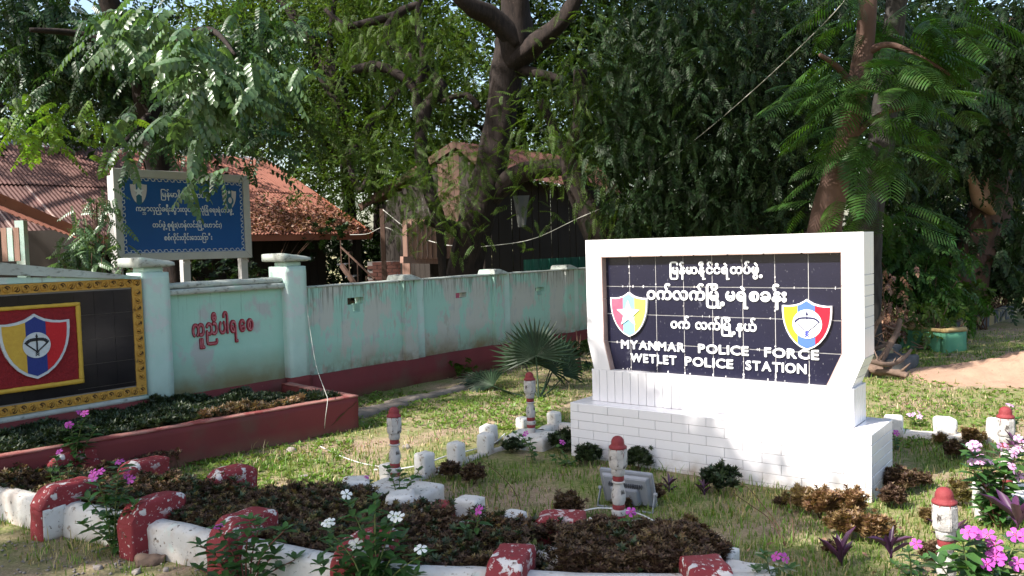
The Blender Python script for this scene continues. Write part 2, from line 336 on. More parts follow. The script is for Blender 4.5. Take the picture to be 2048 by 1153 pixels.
NAAD=lambda: advance('န')
def C_noi():
    a=advance('န'); return [('န',0,0,1,True),('ိ',a,0,1,False),('ု',a+.20,0,1,False)]
def C_hpwe():
    a=advance('ဖ'); return [('ဖ',0,0,1,False),('ွ',a,0,1,False),('ဲ',a,0,1,False),('့',a+.45,.0,1,False)]
def C_myo():
    a=advance('ြ'+'မ') if False else advance('မ'); b=.22
    return [('ြမ',0,0,1,False),('ိ',b+a,0,1,False),('ု',b+a+.26,0,1,False),('့',b+a+.55,0,1,False)]
def C_mbha():
    a=advance('မ'); return [('မ',0,0,1,False),('ဘ',.02,-.50,.62,False)]
def C_khyon():
    a=advance('ခ'); return [('ြခ',0,0,1,False),('ု',.22+a+.24,0,1,False),('ံ',.22+a,0,1,False)]
W_MM=['ြမ','န်','မာ',C_noi,'င်','ငံ','ရဲ','တ','ပ်',C_hpwe]
def lay(specs,x0,x1,z0,sy,depth,y,parent,material,name='letter',bold=.035,joined=False,gap=.06,label=None):
    """sets the clusters of one line between x0 and x1 on a plane facing -y; raised by depth"""
    items=[];pen=0
    for s in specs:
        if s==' ': pen+=.42; continue
        if callable(s): s=s()
        V,Fa=cluster(s,bold); mn=min(p[0] for p in V); mx=max(p[0] for p in V)
        items.append((pen-mn,V,Fa)); pen+=mx-mn+gap
    pen-=gap; sx=(x1-x0)/pen; mb=MB(); out=[]
    for dx,V,Fa in items:
        v=[(x0+(p[0]+dx)*sx,y-(p[2]+.5)*depth,z0+p[1]*sy) for p in V]
        if joined: mb.add(v,Fa)
        else:
            q=MB().add(v,Fa); o=q.obj(name,material,parent); out.append(o)
    if joined: out=[mb.obj(name,material,parent)]
    return out
def word(txt,x0,x1,z0,h,depth,y,parent,material,bold=.030):
    items=[];pen=0
    for ch in txt:
        V,Fa=glyph(ch,bold); mn=min(p[0] for p in V); mx=max(p[0] for p in V); items.append((pen-mn,V,Fa)); pen+=mx-mn+.09
    pen-=.09; sx=(x1-x0)/pen; ms=[p[1] for p in glyph('H',bold)[0]]; sy=h/(max(ms)-min(ms))
    for dx,V,Fa in items: MB().add([(x0+(p[0]+dx)*sx,y-(p[2]+.5)*depth,z0+(p[1])*sy) for p in V],Fa).obj('letter',material,parent)
SHX=[(0,1),(-.10,.93),(-.28,.83),(-.52,.765),(-.78,.735),(-1,.745),(-1.0,.52),(-.975,.25),(-.92,0),(-.83,-.25),(-.70,-.48),(-.52,-.70),(-.30,-.87),(0,-1)]
def shield_poly(w,h,s=1,cx=0,cz=0):
    L=[(cx+x*w/2*s,cz+z*h/2*s) for x,z in SHX]; Rr=[(cx-x*w/2*s,cz+z*h/2*s) for x,z in SHX[1:-1]][::-1]; return L+Rr
def clip_x(poly,xa,xb):
    def cl(P,f,x):
        out=[]
        for i in range(len(P)):
            a=P[i];b=P[(i+1)%len(P)]; ia=f(a[0]);ib=f(b[0])
            if ia: out.append(a)
            if ia!=ib: t=(x-a[0])/(b[0]-a[0]); out.append((x,a[1]+t*(b[1]-a[1])))
        return out
    return cl(cl(poly,lambda v:v>=xa,xa),lambda v:v<=xb,xb)
def shield(parent,cx,cz,w,h,y,th,mats,cuts,rim,face_s=.93,label=None):
    """rim plate plus three coloured stripes, each proud of the one below"""
    s=MB().prism(shield_poly(w,h,1,cx,cz),y-th,y).obj('shield',rim,parent)
    if label: s['label']=label
    fp=shield_poly(w,h,face_s,cx,cz); xs=[cx-w,cx+cuts[0]*w/2,cx+cuts[1]*w/2,cx+w]
    for i in range(3):
        MB().prism(clip_x(fp,xs[i]+.0006,xs[i+1]-.0006),y-th-.003,y-th+.001).obj('stripe',mats[i],s)
    return s
def disc(parent,name,cx,cz,r,y0,y1,m,n=28,sx=1):
    return MB().prism([(cx+sx*r*math.cos(2*math.pi*i/n),cz+r*math.sin(2*math.pi*i/n)) for i in range(n)],y0,y1).obj(name,m,parent)
def crossbow(parent,cx,cz,r,y,dark,blue,th=.0025,fat=1,fletch=True):
    """bow, string, and arrow pointing up"""
    mb=MB(); w=.045*r*fat*2
    def seg(a,b,ww=w): mb.bar((cx+a[0]*r,y-th/2,cz+a[1]*r),(cx+b[0]*r,y-th/2,cz+b[1]*r),ww,th)
    def seg2(a,b,ww): 
        ax,az=cx+a[0]*r,cz+a[1]*r; bx,bz=cx+b[0]*r,cz+b[1]*r; dx,dz=bx-ax,bz-az; L=math.hypot(dx,dz); nx,nz=-dz/L*ww/2,dx/L*ww/2
        mb.prism([(ax+nx,az+nz),(bx+nx,bz+nz),(bx-nx,bz-nz),(ax-nx,az-nz)],y-th,y)
    bow=[(-.86,.12),(-.78,.24),(-.55,.40),(-.30,.44),(0,.45),(.30,.44),(.55,.40),(.78,.24),(.86,.12)]
    for a,b in zip(bow,bow[1:]): seg2(a,b,w*1.9)
    for a in bow[2:7]: disc_pts=None
    seg2((-.84,.14),(-.05,-.55),w*.8); seg2((.84,.14),(.05,-.55),w*.8)
    seg2((0,-.72),(0,.72),w*.9)
    mb.prism([(cx-.11*r,cz+.66*r),(cx+.11*r,cz+.66*r),(cx,cz+.93*r)],y-th-.0005,y)
    mb.obj('bow_and_arrow',dark,parent)
    mb=MB()
    for k in range(3):
        zz=-.55-.14*k; mb.prism([(cx-.14*r,cz+(zz-.12)*r),(cx,cz+zz*r),(cx+.14*r,cz+(zz-.12)*r),(cx+.14*r,cz+(zz-.04)*r),(cx,cz+(zz+.08)*r),(cx-.14*r,cz+(zz-.04)*r)],y-th-.001,y-.0002)
    mb.obj('arrow_fletching',blue,parent)
def star(parent,cx,cz,r,y0,y1,m):
    P=[]
    for i in range(10):
        a=math.pi/2+i*math.pi/5; q=r if i%2==0 else r*.42; P.append((cx+q*math.cos(a),cz+q*math.sin(a)))
    return MB().prism(P,y0,y1).obj('star',m,parent)
# ------------------------------------------------------------------ ground
def gz(x,y): return .012*noise.noise(Vector((x*.9,y*.9,0)))+.006*noise.noise(Vector((x*5,y*5,3)))
def build_ground():
    def axis(lo,hi,fl,fh,step):
        a=list(np.arange(fl,fh+1e-6,step)); g=step; t=a[-1]
        while t<hi: g*=1.35; t+=g; a.append(t)
        g=step; t=a[0]
        while t>lo: g*=1.35; t-=g; a.insert(0,t)
        return a
    xs=axis(-400,400,-4,7,.09); ys=axis(-60,500,2.2,12,.09); nx,ny=len(xs),len(ys)
    V=[(x,y,gz(x,y)) for y in ys for x in xs]
    i=np.arange((nx-1)*(ny-1)); r=i//(nx-1); c=i%(nx-1); a=r*nx+c; F=np.stack([a,a+1,a+1+nx,a+nx],1)
    m=bpy.data.materials.new('soil and thin grass'); m.use_nodes=True; N=m.node_tree.nodes; L=m.node_tree.links; b=N['Principled BSDF']; b.inputs['Roughness'].default_value=.95; b.inputs['Specular IOR Level'].default_value=.1
    g=N.new('ShaderNodeNewGeometry').outputs['Position']
    def nz(s,d=6,rough=.65):
        t=N.new('ShaderNodeTexNoise'); t.inputs['Scale'].default_value=s; t.inputs['Detail'].default_value=d; t.inputs['Roughness'].default_value=rough; L.new(g,t.inputs[0]); return t.outputs[0]
    def mp(i,a,b_): 
        r=N.new('ShaderNodeMapRange'); r.inputs[1].default_value=a; r.inputs[2].default_value=b_; L.new(i,r.inputs[0]); return r.outputs[0]
    def mix(f,a,c):
        x=N.new('ShaderNodeMix'); x.data_type='RGBA'; L.new(f,x.inputs[0])
        for k,q in ((6,a),(7,c)):
            if isinstance(q,tuple): x.inputs[k].default_value=(*q,1)
            else: L.new(q,x.inputs[k])
        return x.outputs[2]
    c=mix(mp(nz(9),.35,.65),(.36,.265,.185),(.23,.165,.115))
    c=mix(mp(nz(60,3),.5,.72),c,(.48,.38,.27))
    c=mix(mp(nz(120,2),.60,.68),c,(.07,.045,.035))
    c=mix(mp(nz(1.1,6,.7),.41,.57),c,mix(mp(nz(30),.4,.6),(.11,.15,.04),(.24,.23,.10)))
    L.new(c,b.inputs['Base Color'])
    bp=N.new('ShaderNodeBump'); bp.inputs['Strength'].default_value=.9; bp.inputs['Distance'].default_value=.012; L.new(nz(70,5),bp.inputs['Height']); L.new(bp.outputs[0],b.inputs['Normal'])
    M['soil']=m
    o=np_obj('ground',V,[F],m,smooth=True); o['kind']='structure'
build_ground()
# ------------------------------------------------------------------ the white tiled police sign
YAW=-.648
def build_sign():
    e=empty('monument_sign',(.4046,6.0801,0),YAW,'white tiled police station sign with navy panel on a stepped plinth','sign')
    W,D,zt,z2=2.104,.5144,.402,.64
    a0,a1,b0,b1=.1035,1.968,.1464,.425
    TH=.007
    MB().box(TH,W-TH,TH,D-TH,-.1,zt-TH).obj('plinth_core',M['grout'],e)
    MB().box(a0+TH,a1-TH,b0+TH,b1-TH,zt-TH,z2-TH).obj('pedestal_core',M['grout'],e)
    cache={}
    def tile(cx,cy,cz,sx,sy,sz,m='tile'):
        k=(round(sx,3),round(sy,3),round(sz,3),m)
        if k not in cache:
            o=MB().box(-sx/2,sx/2,-sy/2,sy/2,-sz/2,sz/2).obj('tile',M[m],e); bevel(o,.0014,1); cache[k]=o.data; o.location=(cx,cy,cz)
        else:
            o=bpy.data.objects.new('tile',cache[k]); o.location=(cx,cy,cz); link(o,e)
        j=.0006; o.rotation_euler=(random.uniform(-j,j)*3,random.uniform(-j,j),random.uniform(-j,j)*4); return o
    J=.0028; RH=.0635; TW=.25
    # plinth front: seven courses, half bond
    for k in range(7):
        z1=zt-k*RH; z0=max(z1-RH,-.04); off=.068 if k%2==0 else .195
        x=off-TW
        while x<W:
            xa=max(x,0);xb=min(x+TW,W)
            if xb-xa>.01: tile((xa+xb)/2,TH/2,(z0+z1)/2,xb-xa-J,TH,z1-z0-J)
            x+=TW
        for side,X in ((0,TH/2),(1,W-TH/2)):
            y=(-.08 if k%2 else -.19)
            while y<D:
                ya=max(y,TH+.001);yb=min(y+TW,D-.001)
                if yb-ya>.012: tile(X,(ya+yb)/2,(z0+z1)/2,TH,yb-ya-J,z1-z0-J)
                y+=TW
    # plinth top
    x=0
    while x<W:
        xb=min(x+.25,W)
        tile((x+xb)/2,b0/2,zt-TH/2+.0005,xb-x-J,b0-J,TH); 
        if x>1.7 or x<.1: pass
        x=xb
    for ya,yb in ((b0,b0+.19),(b0+.19,D)):
        tile((a1+W)/2,(ya+yb)/2,zt-TH/2,W-a1-J,yb-ya-J,TH); tile(a0/2,(ya+yb)/2,zt-TH/2,a0-J,yb-ya-J,TH)
    tile((a0+a1)/2,(b1+D)/2,zt-TH/2,a1-a0-J,D-b1-J,TH)
    # pedestal: upright tiles
    x=a0
    while x<a1-.005:
        xb=min(x+.0645,a1); tile((x+xb)/2,b0+TH/2,(zt+z2)/2,xb-x-J,TH,z2-zt-J); x=xb
    for X in (a0+TH/2,a1-TH/2):
        y=b0+TH
        while y<b1-.01:
            yb=min(y+.0545,b1); tile(X,(y+yb)/2,(zt+z2)/2,TH,yb-y-J,z2-zt-J); y=yb
    MB().box(a0+.001,a1-.001,b0+.001,b1-.001,z2-TH,z2-.0005).obj('pedestal_top',M['tile'],e)
    # frame
    out=[(.124,z2),(.074,.85),(.074,1.595),(2.03,1.595),(2.03,.83),(1.952,z2)]
    inn=[(.260,z2),(.208,.85),(.203,1.472),(1.902,1.478),(1.902,.85),(1.806,z2)]
    fy,by=b0+.001,b0+.234
    def inset(P,d,sgn):
        o=[]
        for i,(x,z) in enumerate(P):
            ox=.0; oz=.0
            if i in (0,1,2): ox=d*sgn
            else: ox=-d*sgn
            if i in (2,3): oz=-d*sgn
            o.append((x+ox,z+oz))
        return o
    oc=inset(out,TH,1)
    mb=MB()
    for i in range(5):
        a,b,c,d=oc[i],oc[i+1],inn[i+1],inn[i]
        mb.add([(p[0],fy+TH,p[1]) for p in (a,b,c,d)]+[(p[0],by,p[1]) for p in (a,b,c,d)],BOXF)
    mb.obj('frame_core',M['grout_w'],e)
    # face slabs of the frame, cut into long tiles
    def quadtile(P,nm='tile',m='tile'):
        MB().add([(p[0],fy,p[1]) for p in P]+[(p[0],fy+TH,p[1]) for p in P],BOXF).obj(nm,M[m],e)
    def lerp(a,b,t): return (a[0]+(b[0]-a[0])*t,a[1]+(b[1]-a[1])*t)
    for i in range(5):
        L=math.hypot(out[i+1][0]-out[i][0],out[i+1][1]-out[i][1]); n=max(1,round(L/.25))
        for k in range(n):
            for w0,w1 in ((0,.5),(.5,1)):
                ta,tb=k/n+.0008,(k+1)/n-.0008
                A,B=lerp(out[i],out[i+1],ta),lerp(out[i],out[i+1],tb); C_,D_=lerp(inn[i],inn[i+1],tb),lerp(inn[i],inn[i+1],ta)
                quadtile([lerp(A,D_,w0+.001),lerp(B,C_,w0+.001),lerp(B,C_,w1-.001),lerp(A,D_,w1-.001)])
    # stained inner reveals
    for i in range(5):
        a,b=inn[i],inn[i+1]; L=math.hypot(b[0]-a[0],b[1]-a[1]); nx,nz=(b[1]-a[1])/L*.006,-(b[0]-a[0])/L*.006
        n=max(1,round(L/.25))
        for k in range(n):
            A,B=lerp(a,b,k/n+.004),lerp(a,b,(k+1)/n-.004)
            MB().add([(A[0],fy+.002,A[1]),(B[0],fy+.002,B[1]),(B[0]+nx,fy+.002,B[1]+nz),(A[0]+nx,fy+.002,A[1]+nz),(A[0],by-.17,A[1]),(B[0],by-.17,B[1]),(B[0]+nx,by-.17,B[1]+nz),(A[0]+nx,by-.17,A[1]+nz)],BOXF).obj('reveal_tile',M['reveal'],e)
    # right side of the frame
    X=2.03
    for ya,yb in ((fy+TH+.002,fy+.125),(fy+.125,fy+.178),(fy+.178,by)):
        tile(X-TH/2,(ya+yb)/2,(1.595+1.335)/2,TH,yb-ya-J,.26-J)
        tile(X-TH/2,(ya+yb)/2,(1.01+.83)/2,TH,yb-ya-J,.18-J)
    for k in range(5):
        z1=1.335-k*.065; tile(X-TH/2,(fy+TH+by)/2,z1-.0325,TH,by-fy-TH-J,.065-J)
    for k in range(3):
        A=lerp((2.03,.83),(1.952,z2),k/3+.01); B=lerp((2.03,.83),(1.952,z2),(k+1)/3-.01)
        MB().add([(A[0],fy+TH+.002,A[1]),(B[0],fy+TH+.002,B[1]),(B[0]-TH,fy+TH+.002,B[1]),(A[0]-TH,fy+TH+.002,A[1]),(A[0],by,A[1]),(B[0],by,B[1]),(B[0]-TH,by,B[1]),(A[0]-TH,by,A[1])],BOXF).obj('tile',M['tile'],e)
    MB().box(.075,2.029,fy+TH,by,1.588,1.5945).obj('frame_top',M['tile'],e)
    # navy panel: grid of glazed tiles on white joints
    py=b0+.060
    P=[(.255,z2+.001),(.2035,.85),(.2035,1.472),(1.9015,1.476),(1.9015,.85),(1.808,z2+.001)]
    MB().prism(P,py+.004,py+.10).obj('panel_backing',M['grout_w'],e)
    xs=[.15,.403,.613,.826,1.037,1.25,1.467,1.681,1.95]; zs=[.60,.842,1.05,1.252,1.50]
    for i in range(8):
        for k in range(4):
            q=clip_x([(x,z) for x,z in P],xs[i]+.0028,xs[i+1]-.0028)
            q=[(z,x) for x,z in q]; q=clip_x(q,zs[k]+.0028,zs[k+1]-.0028); q=[(x,z) for z,x in q]
            if len(q)>2: MB().prism(q,py,py+.006).obj('panel_tile',M['navy'],e)
    # mortar smeared along some joints
    rr=random.Random(3); mb=MB()
    for i in range(110):
        if rr.random()<.6: x=rr.choice(xs[1:8])+rr.uniform(-.003,.003); z=rr.uniform(.66,1.45) if rr.random()<.5 else rr.uniform(.64,.70)
        else: x=rr.uniform(.25,1.88); z=rr.choice([.843,1.051,1.252,.648])
        if x<.27 or x>1.79 and z<.85: continue
        w,h=rr.uniform(.002,.006),rr.uniform(.002,.012); 
        mb.prism([(x-w,z-h*.3),(x,z-h),(x+w,z-h*.2),(x+w*.7,z+h),(x-w*.8,z+h*.6)],py-.0012,py+.001)
    mb.obj('mortar_smear',M['grout_w'],e)['kind']='stuff'
    # lettering
    bd=.036
    lay(['ြမ','န်','မာ',C_noi,'င်','ငံ','ရဲ','တ','ပ်',C_hpwe],.727,1.389,1.343,.082,.005,py,e,M['letter'],bold=bd)
    lay(['ဝ','က်','လ','က်',C_myo,'မ','ရဲ','စ','ခ','န်း'],.545,1.545,1.163,.110,.005,py,e,M['letter'],bold=bd)
    lay(['ဝ','က်',' ','လ','က်',C_myo,'န','ယ်'],.727,1.345,.963,.086,.005,py,e,M['letter'],bold=bd)
    for t,x0,x1,z in (('MYANMAR',.327,.831,.80),('POLICE',.931,1.289,.80),('FORCE',1.395,1.745,.80),('WETLET',.403,.767,.706),('POLICE',.831,1.181,.706),('STATION',1.267,1.667,.706)):
        word(t,x0,x1,z,.063,.006,py,e,M['letter'])
    # enamel shields
    s=shield(e,.403,1.05,.300,.325,py,.020,[M['sh_pink'],M['sh_sky'],M['sh_lemon']],(-.30,.32),M['white_p'],.93,'shield in faded rose, sky blue and lemon with a white star')
    star(s,.403,1.055,.098,py-.030,py-.019,M['star'])
    s=shield(e,1.675,1.02,.312,.325,py,.020,[M['sh_yellow'],M['sh_blue'],M['sh_red']],(-.36,.34),M['white_p'],.93,'shield in yellow, blue and red with a bow and arrow')
    disc(s,'disc',1.679,1.025,.092,py-.026,py-.020,M['white_p'])
    crossbow(s,1.679,1.025,.088,py-.0262,M['dark_line'],M['blue_line'],fat=.7)
build_sign()
# ------------------------------------------------------------------ long teal wall with pilasters (local x runs away to the right, local -y faces the garden)
WANG=math.atan2(3.30,2.71); WA=Vector((-1.69,8.95,0))
def wl(s,off,z=0):
    c,sn=math.cos(WANG),math.sin(WANG); return Vector((WA.x+s*c+off*sn,WA.y+s*sn-off*c,z))
def wall_sheet(mb,x0,x1,z0,z1,y,th,holes):
    xs=sorted({x0,x1,*[h[0] for h in holes],*[h[1] for h in holes]}); zs=sorted({z0,z1,*[h[2] for h in holes],*[h[3] for h in holes]})
    ish=lambda x,z: any(h[0]<x<h[1] and h[2]<z<h[3] for h in holes)
    n=len(xs)-1;m=len(zs)-1
    for i in range(n):
        for k in range(m):
            if ish((xs[i]+xs[i+1])/2,(zs[k]+zs[k+1])/2): continue
            for yy in (y,y+th): mb.add([(xs[i],yy,zs[k]),(xs[i+1],yy,zs[k]),(xs[i+1],yy,zs[k+1]),(xs[i],yy,zs[k+1])],[(0,1,2,3)] if yy==y else [(3,2,1,0)])
            for di,dk,q in ((-1,0,0),(1,0,1),(0,-1,2),(0,1,3)):
                ii,kk=i+di,k+dk
                if ii<0 or ii>=n or kk<0 or kk>=m or ish((xs[ii]+xs[ii+1])/2,(zs[kk]+zs[kk+1])/2):
                    a,b={0:((xs[i],zs[k]),(xs[i],zs[k+1])),1:((xs[i+1],zs[k]),(xs[i+1],zs[k+1])),2:((xs[i],zs[k]),(xs[i+1],zs[k])),3:((xs[i],zs[k+1]),(xs[i+1],zs[k+1]))}[q]
                    mb.add([(a[0],y,a[1]),(b[0],y,b[1]),(b[0],y+th,b[1]),(a[0],y+th,a[1])],[(0,1,2,3)])
def build_long_wall():
    e=empty('boundary_wall',WA,WANG,'long peeling teal wall with dark red base running behind the garden','wall')
    edges=[-.72]; s=.66
    pil=[]
    while s<24: pil.append((s,s+.33)); s+=1.58
    prev=-.72; holes_at={0:[(-.115,.105,.985,1.06),(-.04,.05,.90,.985)],1:[(1.57,1.77,.945,1.01)],2:[(3.17,3.37,.93,.985),(3.21,3.31,.88,.93)]}
    for i,(a,b) in enumerate(pil):
        mb=MB(); wall_sheet(mb,prev,a,.29,1.195,.0,.14,holes_at.get(i,[])); o=mb.obj('wall_panel',M['teal'],e)
        if i<7:
            for h in holes_at.get(i,[])[:1]:
                if i==0: MB().box(h[0]+.005,h[0]+.1,.10,.11,h[2]+.001,h[3]-.002).obj('brick',M['brick'],e)
                if i==1: MB().box(h[0]+.002,h[0]+.09,.02,.12,h[2]+.001,h[3]-.004).obj('brick',M['sh_pink'],e)
        if i<8:
            MB().box(a+.001,a+.2,-.055,.17,.295,1.205).obj('pilaster',M['teal'],e); MB().box(a+.206,b-.001,-.03,.17,.295,1.20).obj('pilaster',M['pillar'],e)
            if i<4:
                sh=[0,.0,.0,.02][i]
                o=MB().add([(a-.04+sh,-.10,1.207),(a+.30,-.10,1.207),(a+.30,.2,1.207),(a-.04+sh,.2,1.207),(a-.03+sh,-.08,1.27),(a+.10,-.08,1.275),(a+.10,.18,1.275),(a-.03+sh,.18,1.27)],BOXF).obj('broken_cap',M['ledge'],e); bevel(o,.008,2)
        else: MB().box(a+.001,b-.001,-.03,.15,.295,1.20).obj('pilaster',M['teal'],e)
        prev=b
    rough_block('base_course',-.72,12,-.075,.16,-.1,.298,M['red'],e,.012,.004,.25,3)
    rough_block('coping',-.70,6.4,-.012,.15,1.192,1.214,M['ledge'],e,.006,.006,.1,5,freq=9)
build_long_wall()
def build_pillar(x0,x1,label,capdx,parent=None):
    e=empty('gate_pillar',wl((x0+x1)/2,.12-.14),WANG,label,'pillar','square pillars of the gate wall'); w=(x1-x0)/2
    rough_block('shaft',-w,w,-.14,.16,.0,1.43,M['pillar'],e,.012,.003,.06,x0)
    rough_block('red_base',-w-.012,w+.012,-.155,.17,-.05,.33,M['red'],e,.012,.003,.06,x0+1)
    rough_block('neck',-w+.04,w-.03,-.10,.12,1.42,1.475,M['pillar'],e,.015,.002,.04,x0)
    rough_block('cap',-w-.05,w+.04,-.185,.21,1.475,1.54,M['ledge'],e,.02,.003,.04,x0,fn=lambda x,y,z:(x,y,z+ (.02 if z>1.5 else 0)*( -x/.15)))
build_pillar(-2.40,-2.16,'pale mint pillar between the black mural and red lettering, below the blue board',0)
build_pillar(-.96,-.72,'pale mint pillar where the taller lettered wall meets the long teal wall',0)
def build_letter_wall():
    e=empty('lettered_wall',wl(0,0),WANG,'stained mint wall panel carrying red Burmese letters and a projecting ledge','wall')
    MB().box(-2.17,-.95,-.03,.12,.30,1.24).obj('wall_face',M['teal2'],e)
    rough_block('ledge',-2.17,-.95,-.085,.15,1.215,1.27,M['ledge'],e,.01,.004,.05,2); rough_block('coping',-2.17,-.95,-.06,.13,1.268,1.325,M['ledge'],e,.025,.004,.05,8)
    rough_block('red_base',-2.17,-.95,-.075,.12,-.05,.325,M['red'],e,.012,.004,.1,9)
    W2=[[('က',0,0,1,False),('ူ',advance('က'),-.12,1,False)],'ညီ','ပါ','ရ','ေ','စ']
    o=lay(W2,-1.93,-1.30,.835,.195,.010,-.0305,e,M['red_p2'],bold=.05,gap=.11)
    lay(W2,-1.93,-1.30,.835,.195,.002,-.0462,e,M['let_pink'],name='letter_highlight',bold=0,joined=True,gap=.21)  # highlight painted as thin pink strokes inside the letters
M['red_p2']=mat('dark crimson letter paint',(.26,.015,.03),.6); M['let_pink']=mat('pink letter highlight',(.50,.20,.22),.6,col2=(.30,.03,.05),scale=30)
build_letter_wall()
def build_mural():
    e=empty('gate_mural',wl(0,.12),WANG,'black tiled mural in a gold relief border with a police shield','mural')
    MB().box(-5.2,-2.415,.002,.2,.36,1.40).obj('wall_body',M['pillar'],e)
    rough_block('red_base',-5.2,-2.41,-.06,.2,-.05,.36,M['red'],e,.012,.004,.15,4)
    rough_block('plaster_foot',-5.2,-2.41,-.045,.1,.355,.395,M['ledge'],e,.012,.004,.08,4)
    # sloping capping beam above
    MB().add([(-5.2,-.05,1.60),(-2.44,-.05,1.375),(-2.44,.15,1.375),(-5.2,.15,1.60),(-5.2,-.05,1.80),(-2.44,-.05,1.40),(-2.44,.15,1.40),(-5.2,.15,1.80)],BOXF).obj('sloping_cap',M['ledge'],e)
    MB().add([(-5.2,-.02,1.40),(-2.43,-.02,1.385),(-2.43,.15,1.385),(-5.2,.15,1.40),(-5.2,-.02,1.52),(-2.43,-.02,1.39),(-2.43,.15,1.39),(-5.2,.15,1.52)],BOXF).obj('upper_wall',M['pillar'],e)
    MB().box(-4.6,-2.5,-.006,.01,.47,1.31).obj('tile_backing',M['joint_g'],e)
    # black tiles
    xs=[-4.21,-4.0,-3.79,-3.58,-3.37,-3.165,-2.975,-2.818,-2.66,-2.508]; zs=[.485,.52,.71,.91,1.11,1.30]
    tc=M['black_tile']
    def t(x0,x1,z0,z1): MB().box(x0+.0012,x1-.0012,-.012,-.005,z0+.0012,z1-.0012).obj('black_tile',tc,e)
    for i in range(6): t(xs[i],xs[i+1],1.19,1.30); t(xs[i],xs[i+1],.485,.60)
    for i in range(6,9):
        for k in range(5): t(xs[i],xs[i+1],zs[k],zs[k+1])
    # red square with ochre frame
    X0,X1,Z0,Z1=-3.60,-2.965,.60,1.195
    rough_block('rough_red_field',X0,X1,-.03,-.01,Z0,Z1,M['red_rough'],e,.004,.0035,.012,2,freq=70)
    for a in ((X0,X1+.03,Z1-.005,Z1+.025),(X0,X1+.03,Z0-.028,Z0+.008),(X1-.005,X1+.03,Z0,Z1),(X0-.03,X0+.005,Z0,Z1)):
        rough_block('ochre_moulding',a[0],a[1],-.043,-.01,a[2],a[3],M['yellow_p'],e,.006,.002,.02,a[0],freq=30)
    s=shield(e,-3.283,.905,.505,.50,-.030,.022,[M['yellow_p'],M['navy_p'],M['red_p']],(-.27,.30),M['white_edge'],.91,'painted relief shield in yellow, navy and red')
    disc(s,'disc',-3.28,.915,.098,-.064,-.055,M['white_edge']); 
    crossbow(s,-3.28,.918,.092,-.0645,M['black_paint'],M['black_paint'],fat=1.5)
    # gold relief border
    gy=-.018
    g=MB(); g.box(-5.2,-2.42,gy,-.002,1.312,1.385); g.box(-5.2,-2.42,gy,-.002,.40,.475); g.box(-2.505,-2.42,gy,-.002,.475,1.312); bd=g.obj('gold_border',M['gold'],e)
    # scroll ornament: comma shaped curl with leaf
    def orn(flip):
        mb=MB(); dk=MB()
        pts=[(.022*math.cos(a)*(1-.35*t),.024*math.sin(a)*(1-.35*t)) for t,a in [(i/9,math.pi*1.15-i/9*math.pi*1.6) for i in range(10)]]
        if flip: pts=[(x,-z) for x,z in pts]
        mb.tube([(x,gy-.004,z) for x,z in pts],[.006,.0075,.009,.009,.0085,.008,.007,.006,.005,.003],6)
        mb.tube([(-.026,gy-.002,-.02 if not flip else .02),(-.008,gy-.006,-.004),(.006,gy-.005,.012 if not flip else -.012)],[.003,.008,.003],6)
        o=mb.obj('scroll_relief',M['gold'],e,True); return o
    def orn_dk():
        return disc(e,'scroll_disc',0,0,.024,gy-.0008,gy+.001,M['gold_dk'],10,.9)  # flat dark disc laid behind each scroll
    A=orn(False); B=orn(True); Dk=orn_dk(); used=[False]*3
    def place(x,z,rot,k):
        for j,src in ((k%2,(A,B)[k%2]),(2,Dk)):
            if used[j]: o=src.copy(); COL.objects.link(o)
            else: o=src; used[j]=True
            o.location=(x+(.006 if j==2 else 0),0,z+(0 if j<2 else (.004 if k%2 else -.004))); o.rotation_euler=(0,rot,0)
    k=0; x=-2.462
    while x>-4.5: place(x,1.349,0,k); place(x,.437,0,k+1); x-=.066; k+=1
    z=1.26
    while z>.5: place(-2.462,z,math.pi/2,k); z-=.064; k+=1
build_mural()
# ------------------------------------------------------------------ red planter along the wall
def build_planter():
    P=Vector((-1.37,7.20,0)); ang=math.atan2(7.2-5.5,-1.37+3.14)
    e=empty('masonry_planter',P,ang,'long red rendered planter box with a diagonal crack, against the wall','planter')
    L=2.9
    rough_block('front_wall',-L,0,0,.085,-.08,.295,M['red'],e,.012,.004,.06,1)
    rough_block('end_wall',-.085,.0,.08,1.22,-.08,.293,M['red'],e,.012,.004,.06,2)
    rough_block('worn_rim',-L,0.003,-.003,.09,.288,.306,M['redtop'],e,.008,.005,.05,3,freq=10)
    rough_block('worn_rim',-.09,.003,.085,1.2,.286,.304,M['redtop'],e,.008,.005,.05,4,freq=10)
    MB().add([(-L,.08,.0),(-.08,.08,.0),(-.08,1.3,.0),(-L,1.7,.0),(-L,.08,.21),(-.08,.08,.21),(-.08,1.3,.21),(-L,1.7,.21)],BOXF).obj('earth_fill',M['soil'],e)
    cr=MB(); pts=[(-.02,.0,.25),(-.06,.0,.22),(-.10,0,.205),(-.15,0,.17),(-.19,0,.15),(-.23,0,.115),(-.28,0,.085)]
    for i,(a,b) in enumerate(zip(pts,pts[1:])): cr.bar((a[0],-.0045,a[2]),(b[0],-.0045,b[2]),.003,.004 if i not in (3,4) else .014)
    cr.obj('crack',M['gold_dk'],e)
    return e,P,ang
PLE,PLP,PLA=build_planter()
def pl(x,y,z=0): c,s=math.cos(PLA),math.sin(PLA); return Vector((PLP.x+x*c-y*s,PLP.y+x*s+y*c,z))
